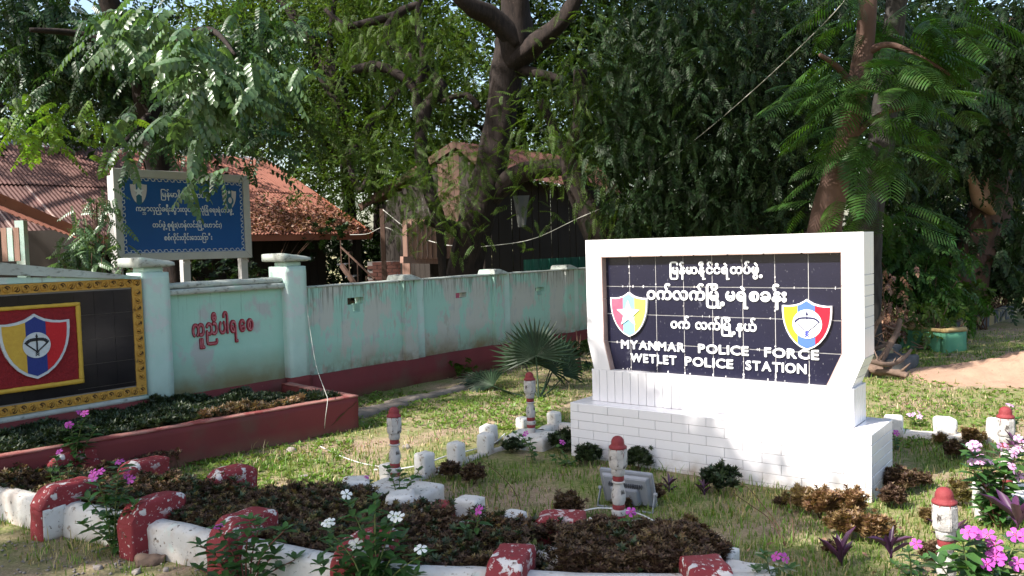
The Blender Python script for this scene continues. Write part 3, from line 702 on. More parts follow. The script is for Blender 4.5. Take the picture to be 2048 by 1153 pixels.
# ------------------------------------------------------------------ blue notice board
def build_board():
    ang=R(90-37.7); e=empty('notice_board',(-5.70,12.0,0),ang,'blue board with white Burmese print in a pale frame on three posts','notice board')
    W,z0,z1,fw=2.27,1.495,2.845,.115
    def q(P,nm='frame_board'): 
        o=MB().add([(p[0],-.03,p[1]) for p in P]+[(p[0],.05,p[1]) for p in P],BOXF).obj(nm,M['board_frame'],e); bevel(o,.004,1); return o
    g=.002
    q([(g,z1),(W-g,z1),(W-fw-g,z1-fw),(fw+g,z1-fw)]); q([(g,z0),(fw+g,z0+fw),(W-fw-g,z0+fw),(W-g,z0)])
    q([(0,z0+g),(0,z1-g),(fw,z1-fw-g),(fw,z0+fw+g)]); q([(W,z0+g),(W-fw,z0+fw+g),(W-fw,z1-fw-g),(W,z1-g)])
    MB().box(fw-.01,W-fw+.01,.0,.02,z0+fw-.01,z1-fw+.01).obj('blue_panel',M['board_blue'],e)
    for x in (.06,1.13,2.17):
        MB().box(x-.06,x+.06,.052,.15,0,z1-.1).obj('post',M['board_frame'],e)
        mb=MB(); mb.bar((x-.06,.03,z0-.06),(x,.04,z0-.005),.012,.02); mb.bar((x+.06,.03,z0-.06),(x,.04,z0-.005),.012,.02); mb.obj('brace',M['board_frame'],e)
    y=-.0015
    lay(['ြမ','န်','မာ',C_noi,'င်','ငံ','ရဲ','တ','ပ်',C_hpwe],.73,1.56,2.455,.115,.001,y,e,M['print_w'],'printed_text',.018,True)
    lay(['က',C_mbha,'ာ','လှ','ည့်','ခ','ရီး','သွ','ား','လု','ပ်','င','န်း','လုံ',C_khyon,'ေရး','ရဲ','တ','ပ်',C_hpwe],.33,1.97,2.235,.108,.001,y,e,M['print_w'],'printed_text',.018,True)
    lay(['တ','ပ်',C_hpwe,'စု','ရုံး','(','ဟ','န်','လ','င်း',C_myo,'ေဟ','ာ','င်း',')'],.575,1.74,1.995,.105,.001,y,e,M['print_w'],'printed_text',.018,True)
    lay(['စ','စ်','ကို','င်း','တို','င်း','ေဒ','သ','ြက','ီး'],.75,1.56,1.80,.105,.001,y,e,M['print_w'],'printed_text',.018,True)
    # printed crests
    s=shield(e,.385,2.50,.27,.36,y,.001,[M['print_g'],M['print_t'],M['print_g']],(-.32,.32),M['print_t'],.94); s.name='printed_crest'; star(s,.385,2.52,.085,y-.007,y-.004,M['print_w'])
    s=shield(e,1.90,2.455,.27,.36,y,.001,[M['print_g'],M['print_t'],M['print_g']],(-.32,.32),M['print_t'],.94); s.name='printed_crest'
    disc(s,'globe',1.90,2.42,.075,y-.007,y-.004,M['print_t']); disc(s,'globe_land',1.91,2.43,.05,y-.009,y-.006,M['print_g'],9,.7); star(s,1.90,2.56,.035,y-.007,y-.004,M['print_w'])
    # printed border of scroll and loop motifs
    mb=MB()
    def mot(cx,cz,rot,s):
        pts=[(.026*math.cos(a),.016*math.sin(a)+.002) for a in [math.pi*i/6 for i in range(7)]]+[(-.026,-.012),(-.014,-.014)]
        if s: pts=[(-x,-z) for x,z in pts]
        c,sn=math.cos(rot),math.sin(rot); P=[(cx+x*c-z*sn,cz+x*sn+z*c) for x,z in pts]
        for a,b in zip(P,P[1:]):
            dx,dz=b[0]-a[0],b[1]-a[1]; L=math.hypot(dx,dz) or 1; nx,nz=-dz/L*.0045,dx/L*.0045
            mb.add([(a[0]+nx,y,a[1]+nz),(b[0]+nx,y,b[1]+nz),(b[0]-nx,y,b[1]-nz),(a[0]-nx,y,a[1]-nz)],[(0,1,2,3)])
    xa,xb,za,zb=fw+.035,W-fw-.035,z0+fw+.03,z1-fw-.03
    n=38
    for i in range(n+1):
        x=xa+(xb-xa)*i/n; mot(x,za,0,i%2); mot(x,zb,0,i%2)
    for i in range(1,22):
        z=za+(zb-za)*i/22; mot(xa,z,math.pi/2,i%2); mot(xb,z,math.pi/2,i%2)
    for a in ((xa,xb,za-.026,za-.022),(xa,xb,zb+.022,zb+.026)): mb.add([(a[0],y,a[2]),(a[1],y,a[2]),(a[1],y,a[3]),(a[0],y,a[3])],[(0,1,2,3)])
    mb.obj('printed_border',M['print_w'],e)
build_board()
# ------------------------------------------------------------------ foliage tools (numpy)
def nfield(x,y,s,o=0): return np.array([noise.noise(Vector((a*s,b*s,o))) for a,b in zip(x,y)])
def rotm(yaw,pitch,roll):
    """stack of rotation matrices: x axis is the leaf's length"""
    cy,sy,cp,sp,cr,sr=np.cos(yaw),np.sin(yaw),np.cos(pitch),np.sin(pitch),np.cos(roll),np.sin(roll)
    A=np.zeros((len(yaw),3,3))
    A[:,0,0]=cy*cp; A[:,1,0]=sy*cp; A[:,2,0]=sp
    A[:,0,1]=-sy*cr-cy*sp*sr; A[:,1,1]=cy*cr-sy*sp*sr; A[:,2,1]=cp*sr
    A[:,0,2]=sy*sr-cy*sp*cr; A[:,1,2]=-cy*sr-sy*sp*cr; A[:,2,2]=cp*cr
    return A
def scatter(T,P,Rm,S):
    """T=(verts,[faces...]); copies at P with rotation Rm and scale S"""
    V,F=T; V=np.asarray(V,float); n=len(P); W=np.einsum('nij,kj->nki',Rm,V)*np.asarray(S).reshape(-1,1,1)+P[:,None,:]
    off=(np.arange(n)*len(V))[:,None,None]; return W.reshape(-1,3),[(f[None]+off).reshape(-1,f.shape[1]) for f in F]
def merge(parts):
    V=[];F=[];n=0
    for v,fs in parts:
        V.append(v); F+= [f+n for f in fs]; n+=len(v)
    return np.concatenate(V),F
def leaf4(L=1,W=.4,fold=.08,droop=.0):
    return np.array([(0,0,0),(L*.45,-W/2,fold*L),(L,0,-droop*L),(L*.45,W/2,fold*L),(L*.5,0,0)]),[np.array([(0,1,2),(0,2,3)])]
def leaf6(L=1,W=.45,fold=.06,droop=.1):
    v=np.array([(0,0,0),(L*.28,-W*.46,fold*L),(L*.68,-W*.42,fold*L-droop*L*.4),(L,0,-droop*L),(L*.68,W*.42,fold*L-droop*L*.4),(L*.28,W*.46,fold*L),(L*.30,0,0),(L*.7,0,-droop*L*.4)])
    return v,[np.array([(0,1,2,7),(0,7,4,5)][0:1]+[(0,7,4,5)]),np.array([(7,2,3),(7,3,4)])]
def compound(n,L,ll,lw,leaf=leaf4,droop=.25,ang=62,terminal=True,rach=.0035,base=.12,lfdroop=-.25,taper=.35):
    """pinnate leaf: n pairs of leaflets on a drooping rachis, tip towards +x"""
    V=[];F={};cnt=0
    T=leaf(ll,lw)
    def put(pos,yaw,pit,rol,s):
        nonlocal cnt
        Rm=rotm(np.array([yaw]),np.array([pit]),np.array([rol])); v,f=scatter(T,np.array([pos]),Rm,[s])
        V.append(v)
        for q in f: F.setdefault(q.shape[1],[]).append(q+cnt)
        cnt+=len(v)
    for i in range(n):
        t=base+(1-base)*(i+.5)/n; x=L*t; z=-droop*L*t*t; s=1-taper*abs(t-.45)
        for sg in (-1,1): put((x,0,z),sg*R(ang-18*t),lfdroop-.3*t,sg*.2,s)
    if terminal: put((L,0,-droop*L),0,-.5,0,.95)
    # rachis as thin ribbon
    k=4; rv=[]
    for i in range(k+1):
        t=i/k; rv+= [(L*t,-rach,-droop*L*t*t+.001),(L*t,rach,-droop*L*t*t+.001)]
    V.append(np.array(rv)); F.setdefault(4,[]).append(np.array([(2*i,2*i+1,2*i+3,2*i+2) for i in range(k)])+cnt)
    return np.concatenate(V),[np.concatenate(v) for v in F.values()]
def rosette(n,leaf,L,W,lift=.5,levels=1,h=0):
    parts=[]
    for k in range(levels):
        a=np.arange(n)*2*np.pi/n+k*.7+rng.uniform(-.2,.2,n); parts.append(scatter(leaf(L,W),np.stack([0*a,0*a,0*a+h*k/max(1,levels)],1),rotm(a,np.full(n,lift+.35*k)+rng.uniform(-.15,.15,n),rng.uniform(-.2,.2,n)),rng.uniform(.75,1.1,n)))
    return merge(parts)
T_NEEM=compound(7,.26,.068,.019,leaf4,.30,60,lfdroop=-.35)
T_HANG=compound(5,.22,.075,.030,leaf4,.35,55,lfdroop=-.35)
T_BIG=compound(7,.46,.098,.052,leaf6,.28,68,lfdroop=-.35,rach=.003)
T_BIG2=compound(6,.50,.135,.078,leaf6,.25,70,lfdroop=-.45,rach=.004)
T_FERN=compound(5,.30,.10,.045,leaf6,.35,60,lfdroop=-.3)
def flame_frond(n=12,L=.58,pl=.20,pw=.021):
    V=[];Fq=[];cnt=0
    for i in range(n):
        t=.18+.82*(i+.5)/n; x=L*t; z=-.22*L*t*t; s=math.sin(math.pi*(.18+.70*t))**.6
        for sg in (-1,1):
            a=R(66-14*t)*sg; dx,dy=math.cos(a),math.sin(a); l=pl*s
            for k in range(3):
                u0,u1=k/3,(k+1)/3; w0=pw/2*(.75 if k==0 else 1); w1=pw/2*(1 if k<2 else .3)
                z0,z1=z+.01-.25*l*u0*u0*1.4,z+.01-.25*l*u1*u1*1.4
                V+= [(x+dx*l*u0-dy*w0,dy*l*u0+dx*w0,z0),(x+dx*l*u0+dy*w0,dy*l*u0-dx*w0,z0+.003),(x+dx*l*u1+dy*w1,dy*l*u1-dx*w1,z1+.003),(x+dx*l*u1-dy*w1,dy*l*u1+dx*w1,z1)]; Fq.append((cnt,cnt+1,cnt+2,cnt+3)); cnt+=4
    for i in range(5):
        t,t2=i/5,(i+1)/5; V+= [(L*t,-.003,-.22*L*t*t+.012),(L*t,.003,-.22*L*t*t+.012),(L*t2,.003,-.22*L*t2*t2+.012),(L*t2,-.003,-.22*L*t2*t2+.012)]; Fq.append((cnt,cnt+1,cnt+2,cnt+3)); cnt+=4
    return np.array(V),[np.array(Fq)]
T_FLAME=flame_frond()
def far_spray(n=9,r=.16,L=.13,W=.05):
    P=rng.normal(0,r*.55,(n,3)); P[:,2]*=.7
    return merge([scatter(leaf4(L,W),P,rotm(rng.uniform(0,6.28,n),rng.normal(-.35,.4,n),rng.uniform(-.8,.8,n)),rng.uniform(.7,1.2,n))])
T_FAR=[far_spray() for _ in range(4)]
def blob_points(blobs,dens=1,cl=.35,clump=1):
    """points spread through ellipsoids (centre, radii, count), gathered in clumps with gaps between"""
    out=[]
    for c,r,n in blobs:
        c=np.array(c);r=np.array(r); n=int(n*dens); k=max(3,int(n/9))
        d=rng.normal(size=(k,3)); d/=np.linalg.norm(d,axis=1)[:,None]; cc=c+d*r*(rng.uniform(.05,1,(k,1))**.45)
        i=rng.integers(0,k,n); out.append(cc[i]+rng.normal(0,1,(n,3))*cl*clump*np.array([1,1,.7]))
    return np.concatenate(out)
# gaps cut in the crowns so that the sun reaches the plank screen, the bush by the board and the house roof
SUN_GAPS=[((-1.75,15.0,1.8),.85),((-1.35,15.3,1.7),.7),((-5.7,11.2,1.5),.7),((-4.6,20.6,2.5),.8),((-5.4,21.6,3.1),.7),((-3.8,20.4,2.3),.5),((-9.5,15.5,3.0),.6)]
def crown(name,T,pts,m,parent,droop=(-.5,.35),scale=(.8,1.25),center=None,roll=.4):
    """one mesh of leaf sprays; sprays turn outward from center"""
    S=-np.array(SUN); keep=np.ones(len(pts),bool)
    for c,r in SUN_GAPS:
        d=pts-np.array(c); t=d@S; keep&=~((t>1.2)&(np.linalg.norm(d-t[:,None]*S,axis=1)<r))
    pts=pts[keep]; n=len(pts); yaw=rng.uniform(0,6.283,n)
    if center is not None:
        d=pts-np.array(center); yaw=np.arctan2(d[:,1],d[:,0])+rng.normal(0,.9,n)
    loc=np.array(parent.location) if parent else None; parts=[]
    Ts=T if isinstance(T,list) else [T]; k=rng.integers(0,len(Ts),n)
    for j,t in enumerate(Ts):
        q=k==j
        if q.sum(): parts.append(scatter(t,pts[q],rotm(yaw[q],rng.normal(droop[0],droop[1],q.sum()),rng.normal(0,roll,q.sum())),rng.uniform(scale[0],scale[1],q.sum())))
    V,F=merge(parts); return np_obj(name,V,F,m,parent,local=loc)
# ------------------------------------------------------------------ garden edging: curved front kerb with red posts, white blocks, bollards
def build_kerb():
    line=[(-3.9,5.36),(-3.1,4.92),(-2.62,4.65),(-1.99,4.30),(-1.45,3.99),(-.95,3.72),(-.55,3.53),(-.17,3.46),(.30,3.36),(.78,3.33),(1.05,3.33)]
    pts,_=spline([((x,y,0),1) for x,y in line],5)
    e=empty('front_kerb',(-.95,3.72,0),0,'low whitewashed concrete kerb curving along the front of the flower bed','kerb')
    V=[];F=[];th=.115
    prof=[(0,-.10),(-.004,.05),(.003,.145),(.014,.165),(.05,.178),(.09,.176),(th-.005,.160),(th,.05),(th,-.10)]; m=len(prof)
    fine=[]
    for a,b in zip(pts,pts[1:]):
        for k in range(3): fine.append(a.lerp(b,k/3))
    for i,p in enumerate(fine):
        t=(fine[min(i+1,len(fine)-1)]-fine[max(i-1,0)]).normalized(); n=Vector((-t.y,t.x,0))
        for u,z in prof:
            w=noise.noise(Vector((p.x*4,p.y*4,z*9)))*.009+noise.noise(Vector((p.x*15,p.y*15,z*20)))*.004
            q=p+n*(u+(w if u<.05 else -w)); V.append((q.x+.95,q.y-3.72,z+(w if z>.1 else 0)))
    for i in range(len(fine)-1):
        for j in range(m-1): F.append((i*m+j,(i+1)*m+j,(i+1)*m+j+1,i*m+j+1))
    mesh_obj('kerb_wall',V,F,M['conc_w'],e,True)
    def post(x,y,ang,L,w,h,matn,label,seed,nm='kerb_post',arch=.10,top=0,sub=None,group='painted posts along the flower bed edge'):
        p=empty(nm,(x,y,0),ang,label,'kerb post',group)
        def fn(a,b,c):
            # shoulders slope away along the length
            if c>h-.12:
                k=(a+L*.18)/(L*.32) if a<-L*.18 else 0; k2=max(0,(a-L*.30)/(L*.2)); c=c-(abs(k)**2.0*arch+.2*arch*k2*k2)*((c-(h-.12))/.12)
            return (a,b,c)
        rough_block('concrete_body',-L/2,L/2,-w/2,w/2,-.08,h,M[matn],p,.012,.007,.018,seed,fn)
        if sub: rough_block('bare_patch',*sub,M['conc_w'],p,.006,.004,.02,seed+1)
        return p
    g='red painted posts along the front kerb'
    A=R(58)
    post(-2.60,4.70,A,.34,.125,.285,'conc_red','red post with whitish flaking top, leftmost on the front kerb',1,group=g,sub=(-.165,-.03,-.068,-.058,.0,.18))
    post(-1.955,4.37,A,.33,.13,.285,'conc_red','red post behind the tall magenta periwinkle, second from left on the front kerb',2,group=g)
    post(-1.36,4.03,A,.34,.14,.285,'conc_red','red post mottled white behind the leafy periwinkle, third from left on the front kerb',3,group=g)
    post(-.70,3.71,R(62),.34,.15,.275,'conc_red','red post hidden behind the white flowering periwinkle on the front kerb',4,group=g)
    post(-.04,3.47,R(75),.30,.15,.265,'conc_red','red post with large white flaked patches at the bottom edge, left of centre',5,group=g)
    post(.76,3.33,R(92),.26,.17,.255,'conc_red','peeling red and white block at the bottom edge, right of centre',6,group=g)
    g='painted blocks along the back of the flower bed'
    post(-3.05,5.62,A,.34,.13,.25,'conc_red','flat white topped red block at the far left behind the brown bed',7,group=g,arch=.05)
    post(-2.42,5.33,A,.30,.14,.25,'conc_red','white and red chipped block below the planter wall, behind the bronze bed',8,group=g,arch=.04)
    post(-1.76,5.02,R(40),.30,.15,.26,'conc_red','half round red block with cement patch in front of the sunlit lawn',9,group=g,arch=.10)
    post(-1.22,4.86,R(-20),.34,.08,.16,'conc_w','low white strip peeping over the bronze bed left of the left bollard',10,group=g,arch=.01)
    post(-.97,4.93,R(10),.16,.18,.20,'conc_w','white cube block left of the left bollard base',11,group=g,arch=.01)
    post(-.66,4.60,R(8),.155,.155,.20,'conc_w','white cube block in front of the left bollard base',12,group=g,arch=.01)
    post(-.42,4.49,R(-25),.17,.09,.18,'conc_red','small half round block flaked almost white with a red rim',13,group=g,arch=.05)
    post(-.27,4.50,R(-25),.16,.12,.20,'conc_w','white block with a chipped hump next to the half round block',14,group=g,arch=.02)
    post(-.20,4.24,R(-30),.42,.09,.12,'conc_w','low white kerb piece half buried in bronze leaves behind the small purple flower',15,group=g,arch=.01)
    post(-.03,4.21,R(-20),.13,.12,.20,'conc_w','little white block poking out of the bronze bed',16,group=g,arch=.02)
    post(.215,4.12,R(-12),.235,.17,.215,'conc_red','red block with speckled flat top left of the front bollard',17,group=g,arch=.015)
    post(.84,3.78,R(-35),.34,.12,.165,'conc_w','white kerb end right of the bronze clump below the floodlight',18,group=g,arch=.01)
    post(.98,3.52,R(-30),.22,.13,.16,'conc_w','yellowed white block beside the peeling red and white block',19,group=g,arch=.01)
    post(1.02,3.22,R(-15),.22,.12,.12,'conc_w','white block at the bottom edge below the single magenta periwinkle',20,group=g,arch=.01)
    g='small white edging stones around the sign bed'
    for i,(x,y,w,h,lb) in enumerate([(-.635,5.66,.115,.165,'white edging stone just right of the left bollard, with dark stains'),(-.435,5.93,.11,.165,'white edging stone second to the right of the left bollard'),(-.235,6.20,.11,.165,'white edging stone standing alone mid way between the two rear bollards'),(.325,6.98,.105,.155,'white edging stone right behind the far bollard'),(.06,7.05,.09,.10,'low white edging stone half hidden behind the far bollard'),
        (2.94,6.40,.14,.17,'sunlit white edging stone touching the right end of the sign plinth'),(3.27,6.26,.135,.17,'sunlit white edging stone standing free right of the sign'),(3.60,6.14,.15,.18,'sunlit white edging stone behind the right rear bollard'),(2.60,4.50,.16,.19,'white block under the pale lilac flowers at the right edge'),(2.02,3.30,.15,.16,'white block behind the magenta flowers in the bottom right corner'),(-.87,5.52,.10,.13,'white block tucked behind the left bollard shaft'),(-.22,6.54,.12,.15,'white edging stone set into the far bollard slab')]):
        p=empty('edging_stone',(x,y,0),R(50 if x<1 else -20)+random.uniform(-.2,.2),lb,'edging stone',g); rough_block('stone_body',-w/2,w/2,-w/2,w/2,-.05,h,M['conc_w'],p,.022,.006,.018,30+i)
    # low strips linking the stones
    def strip(pts,h,w,label,cat='edging'):
        p=empty('low_kerb',pts[0]+(0,),0,label,cat); V=[];F=[]
        P,_=spline([((a-pts[0][0],b-pts[0][1],0),1) for a,b in pts],8)
        for i,q in enumerate(P):
            t=(P[min(i+1,len(P)-1)]-P[max(i-1,0)]).normalized(); n=Vector((-t.y,t.x,0))
            for u,z in ((-w/2,-.05),(-w/2,h*.8),(-w*.3,h),(w*.3,h),(w/2,h*.8),(w/2,-.05)):
                r=q+n*u; V.append((r.x+random.uniform(-.004,.004),r.y+random.uniform(-.004,.004),z+noise.noise(Vector((r.x*12,r.y*12,h)))*.008))
        for i in range(len(P)-1):
            for j in range(5): F.append((i*6+j,(i+1)*6+j,(i+1)*6+j+1,i*6+j+1))
        mesh_obj('kerb_strip',V,F,M['conc_w'],p,True)
    strip([(2.55,6.5),(2.95,6.40),(3.27,6.24),(3.6,6.12),(3.8,5.8)],.055,.12,'sunlit low white kerb strip joining the stones right of the sign')
    strip([(-.86,5.3),(-.64,5.62),(-.44,5.90),(-.24,6.17),(.05,6.5)],.03,.06,'thin white kerb line between the left and far bollards')
    strip([(.2,6.75),(.36,6.98),(.62,6.75)],.06,.09,'short white kerb strip from the far bollard to the sign plinth')
build_kerb()
# bollards
def make_bollard():
    e=empty('bollard',(0,0,0))
    u=.48/957
    def W(mb,rows,**k): return mb.lathe([(r*u,(1045-y)*u) for r,y in rows],**k)
    o=W(MB(),[(2,88),(28,93),(48,106),(62,128),(68,152),(68,168),(72,182),(90,194),(94,206),(90,216)][::-1],n=22).obj('cap',M['cap_red'],e,True)
    b=MB(); W(b,[(62,432),(84,424),(96,400),(98,370),(98,232),(90,214)],n=8); o=b.obj('octagonal_block',M['boll'],e); bevel(o,.003,2)
    W(MB(),[(56,500),(62,498),(70,486),(72,440),(72,425)],n=18).obj('neck',M['boll'],e,True)
    W(MB(),[(57,558),(57,546),(61,530),(57,505),(57,495)],n=18).obj('red_ring',M['cap_red'],e,True)
    W(MB(),[(60,800),(62,790),(70,765),(75,725),(74,690),(66,650),(54,610),(50,588),(54,578),(67,572),(69,562),(62,554)],n=20).obj('vase_body',M['boll'],e,True)
    W(MB(),[(62,856),(64,845),(66,825),(64,806),(60,798)],n=18).obj('red_ring',M['cap_red'],e,True)
    W(MB(),[(62,915),(72,908),(77,885),(75,862),(62,850)],n=18).obj('bulge',M['boll'],e,True)
    W(MB(),[(64,965),(66,950),(68,930),(64,910)],n=18).obj('red_ring',M['cap_red'],e,True)
    W(MB(),[(70,1075),(66,1050),(65,1000),(66,962)],n=14).obj('shaft',M['boll'],e,True)
    dr=MB()
    for k in range(8):
        a=2*math.pi*k/8+.39; r=92*u; L=random.uniform(.006,.05 if k%3==0 else .02); dr.add([(r*math.cos(a-.05),r*math.sin(a-.05),(1045-212)*u),(r*math.cos(a+.05),r*math.sin(a+.05),(1045-212)*u),(1.06*r*math.cos(a),1.06*r*math.sin(a),(1045-214)*u-L)],[(0,1,2)])
    dr.obj('paint_drips',M['cap_red'],e)
    return e
BL=[(-.77,5.17,.10,'slender white and red bollard nearest the red planter',.2),(.12,6.45,.10,'farthest white and red bollard, beside the fan palm and sign plinth',.6),(.52,4.23,.10,'white and red bollard in front of the floodlight and sign plinth',.1),(2.79,4.67,.10,'sunlit white bollard rising behind the pale lilac flowers at the right edge',.9),(1.68,3.20,.10,'closest bollard, in the bottom right corner among magenta flowers',.35)]
b0=make_bollard()
for i,(x,y,z,lb,r) in enumerate(BL):
    o=b0 if i==0 else copy_tree(b0)
    o.location=(x,y,z); o.rotation_euler=(R(1.2) if i==2 else R(-.8),R(.8) if i==0 else R(-1.2) if i==4 else 0,r); tag(o,lb,'bollard','turned concrete bollards at the corners of the sign bed')
def slab(x,y,ang,w,d,h,label,seed,extra=()):
    e=empty('concrete_slab',(x,y,0),ang,label,'slab','white concrete slabs under the bollards'); rough_block('slab',-w/2,w/2,-d/2,d/2,-.05,h,M['conc_w'],e,.018,.007,.03,seed)
    for k,q in enumerate(extra): rough_block('slab_arm',*q,M['conc_w'],e,.018,.006,.03,seed+k+1)
slab(-.73,5.06,R(-28),.46,.34,.102,'cross shaped white slab under the left bollard',50,((-.06,.10,-.30,-.16,-.05,.10),))
slab(.12,6.42,R(-30),.36,.30,.102,'white slab under the far bollard',54)
slab(.50,4.16,R(-25),.44,.42,.102,'broad white slab under the middle bollard in front of the floodlight',58,((-.30,.0,-.36,-.20,-.05,.085),))
slab(2.80,4.70,R(20),.40,.34,.102,'white slab under the sunlit right bollard, hidden by flowers',62)
slab(1.68,3.20,R(0),.36,.32,.102,'white slab under the closest bollard',66)
# ------------------------------------------------------------------ floodlight
def build_flood():
    c=Vector((.655,4.86,.115)); yaw=R(-30); e=empty('floodlight',(c.x,c.y,0),yaw,'grey LED floodlight seen from behind, tilted up at the sign','floodlight')
    t=R(20)
    def tf(x,y,z): # tilt about x axis: face looks away (+y) and up
        return (x,y*math.cos(t)-z*math.sin(t),y*math.sin(t)+z*math.cos(t)+c.z)
    def B(x0,x1,y0,y1,z0,z1,nm,m,par=e,taper=0):
        v=boxv(x0,x1,y0,y1,z0,z1)
        if taper: v=[(x*(1-taper) if y==y0 else x,y,z*(1-taper) if y==y0 else z) for x,y,z in v]
        o=MB().add([tf(*p) for p in v],BOXF).obj(nm,M[m],par); bevel(o,.004,2); return o
    B(-.165,.165,-.006,.022,-.115,.115,'frame','metal_g'); B(-.15,.15,.0225,.025,-.10,.10,'glass_front','glass')
    B(-.150,.150,-.030,-.006,-.10,.10,'back_shell','metal_g',taper=.12); B(-.095,.085,-.062,-.028,-.085,.03,'driver_box','metal_g',taper=.10)
    f=MB()
    for k in range(16): 
        x=-.10+k*.0135; f.add([tf(*p) for p in boxv(x,x+.005,-.046,-.029,.034,.055)],BOXF)
    f.obj('cooling_fins',M['metal_d'],e)['kind']='stuff'
    for sx in (-1,1):
        mb=MB(); mb.bar((sx*.172,-.01,.10),(sx*.172,-.06,-.005),.004,.022); mb.obj('bracket_arm',M['metal_g'],e)
    MB().bar((-.172,-.06,.005),(.172,-.06,.005),.022,.005).obj('bracket_foot',M['metal_g'],e)
    for sx in (-1,1):
        mb=MB(); mb.tube([(sx*.166,-.01,.10),(sx*.184,-.01,.10)],.011,8); mb.obj('pivot_bolt',M['metal_g'],e)
build_flood()
def cable(name,pts,r,m,label,cat,n=8,tens=None):
    P,_=spline([(p,1) for p in pts],n); o0=Vector(pts[0]); mb=MB(); mb.tube([p-o0 for p in P],r,5); o=mb.obj(name,m,None,True); o.location=o0; tag(o,label,cat); return o
cable('garden_hose',[ground(748,940,.012),ground(800,938,.015),ground(850,928,.03),ground(885,915,.05),ground(925,905,.03),ground(985,888,.03),ground(1010,868,.02)],.006,M['cable_w'],'thin white hose lying past the left bollard along the edging stones','hose')
cable('white_cord',[ground(640,893,.01),ground(680,912,.01),ground(720,926,.01),ground(762,934,.01),ground(785,938,.02)],.0035,M['cable_w'],'fine white cord curving over the sunlit lawn to the left bollard','cord')
cable('floodlight_cable',[(.30,4.42,.03),(.26,4.30,.125),(.31,4.42,.115),(.45,4.50,.115),(.62,4.42,.115),(.72,4.30,.10)],.004,M['cable_w'],'pale cable looping over the slab behind the middle bollard','cable')
cable('hanging_wire',[at(611,596,8.35),at(620,660,8.1),at(632,730,7.6),at(650,783,6.95),at(655,800,6.84),at(651,835,6.80),ground(648,868)],.003,M['cable'],'thin pale wire hanging from the mint pillar over the planter rim','wire')
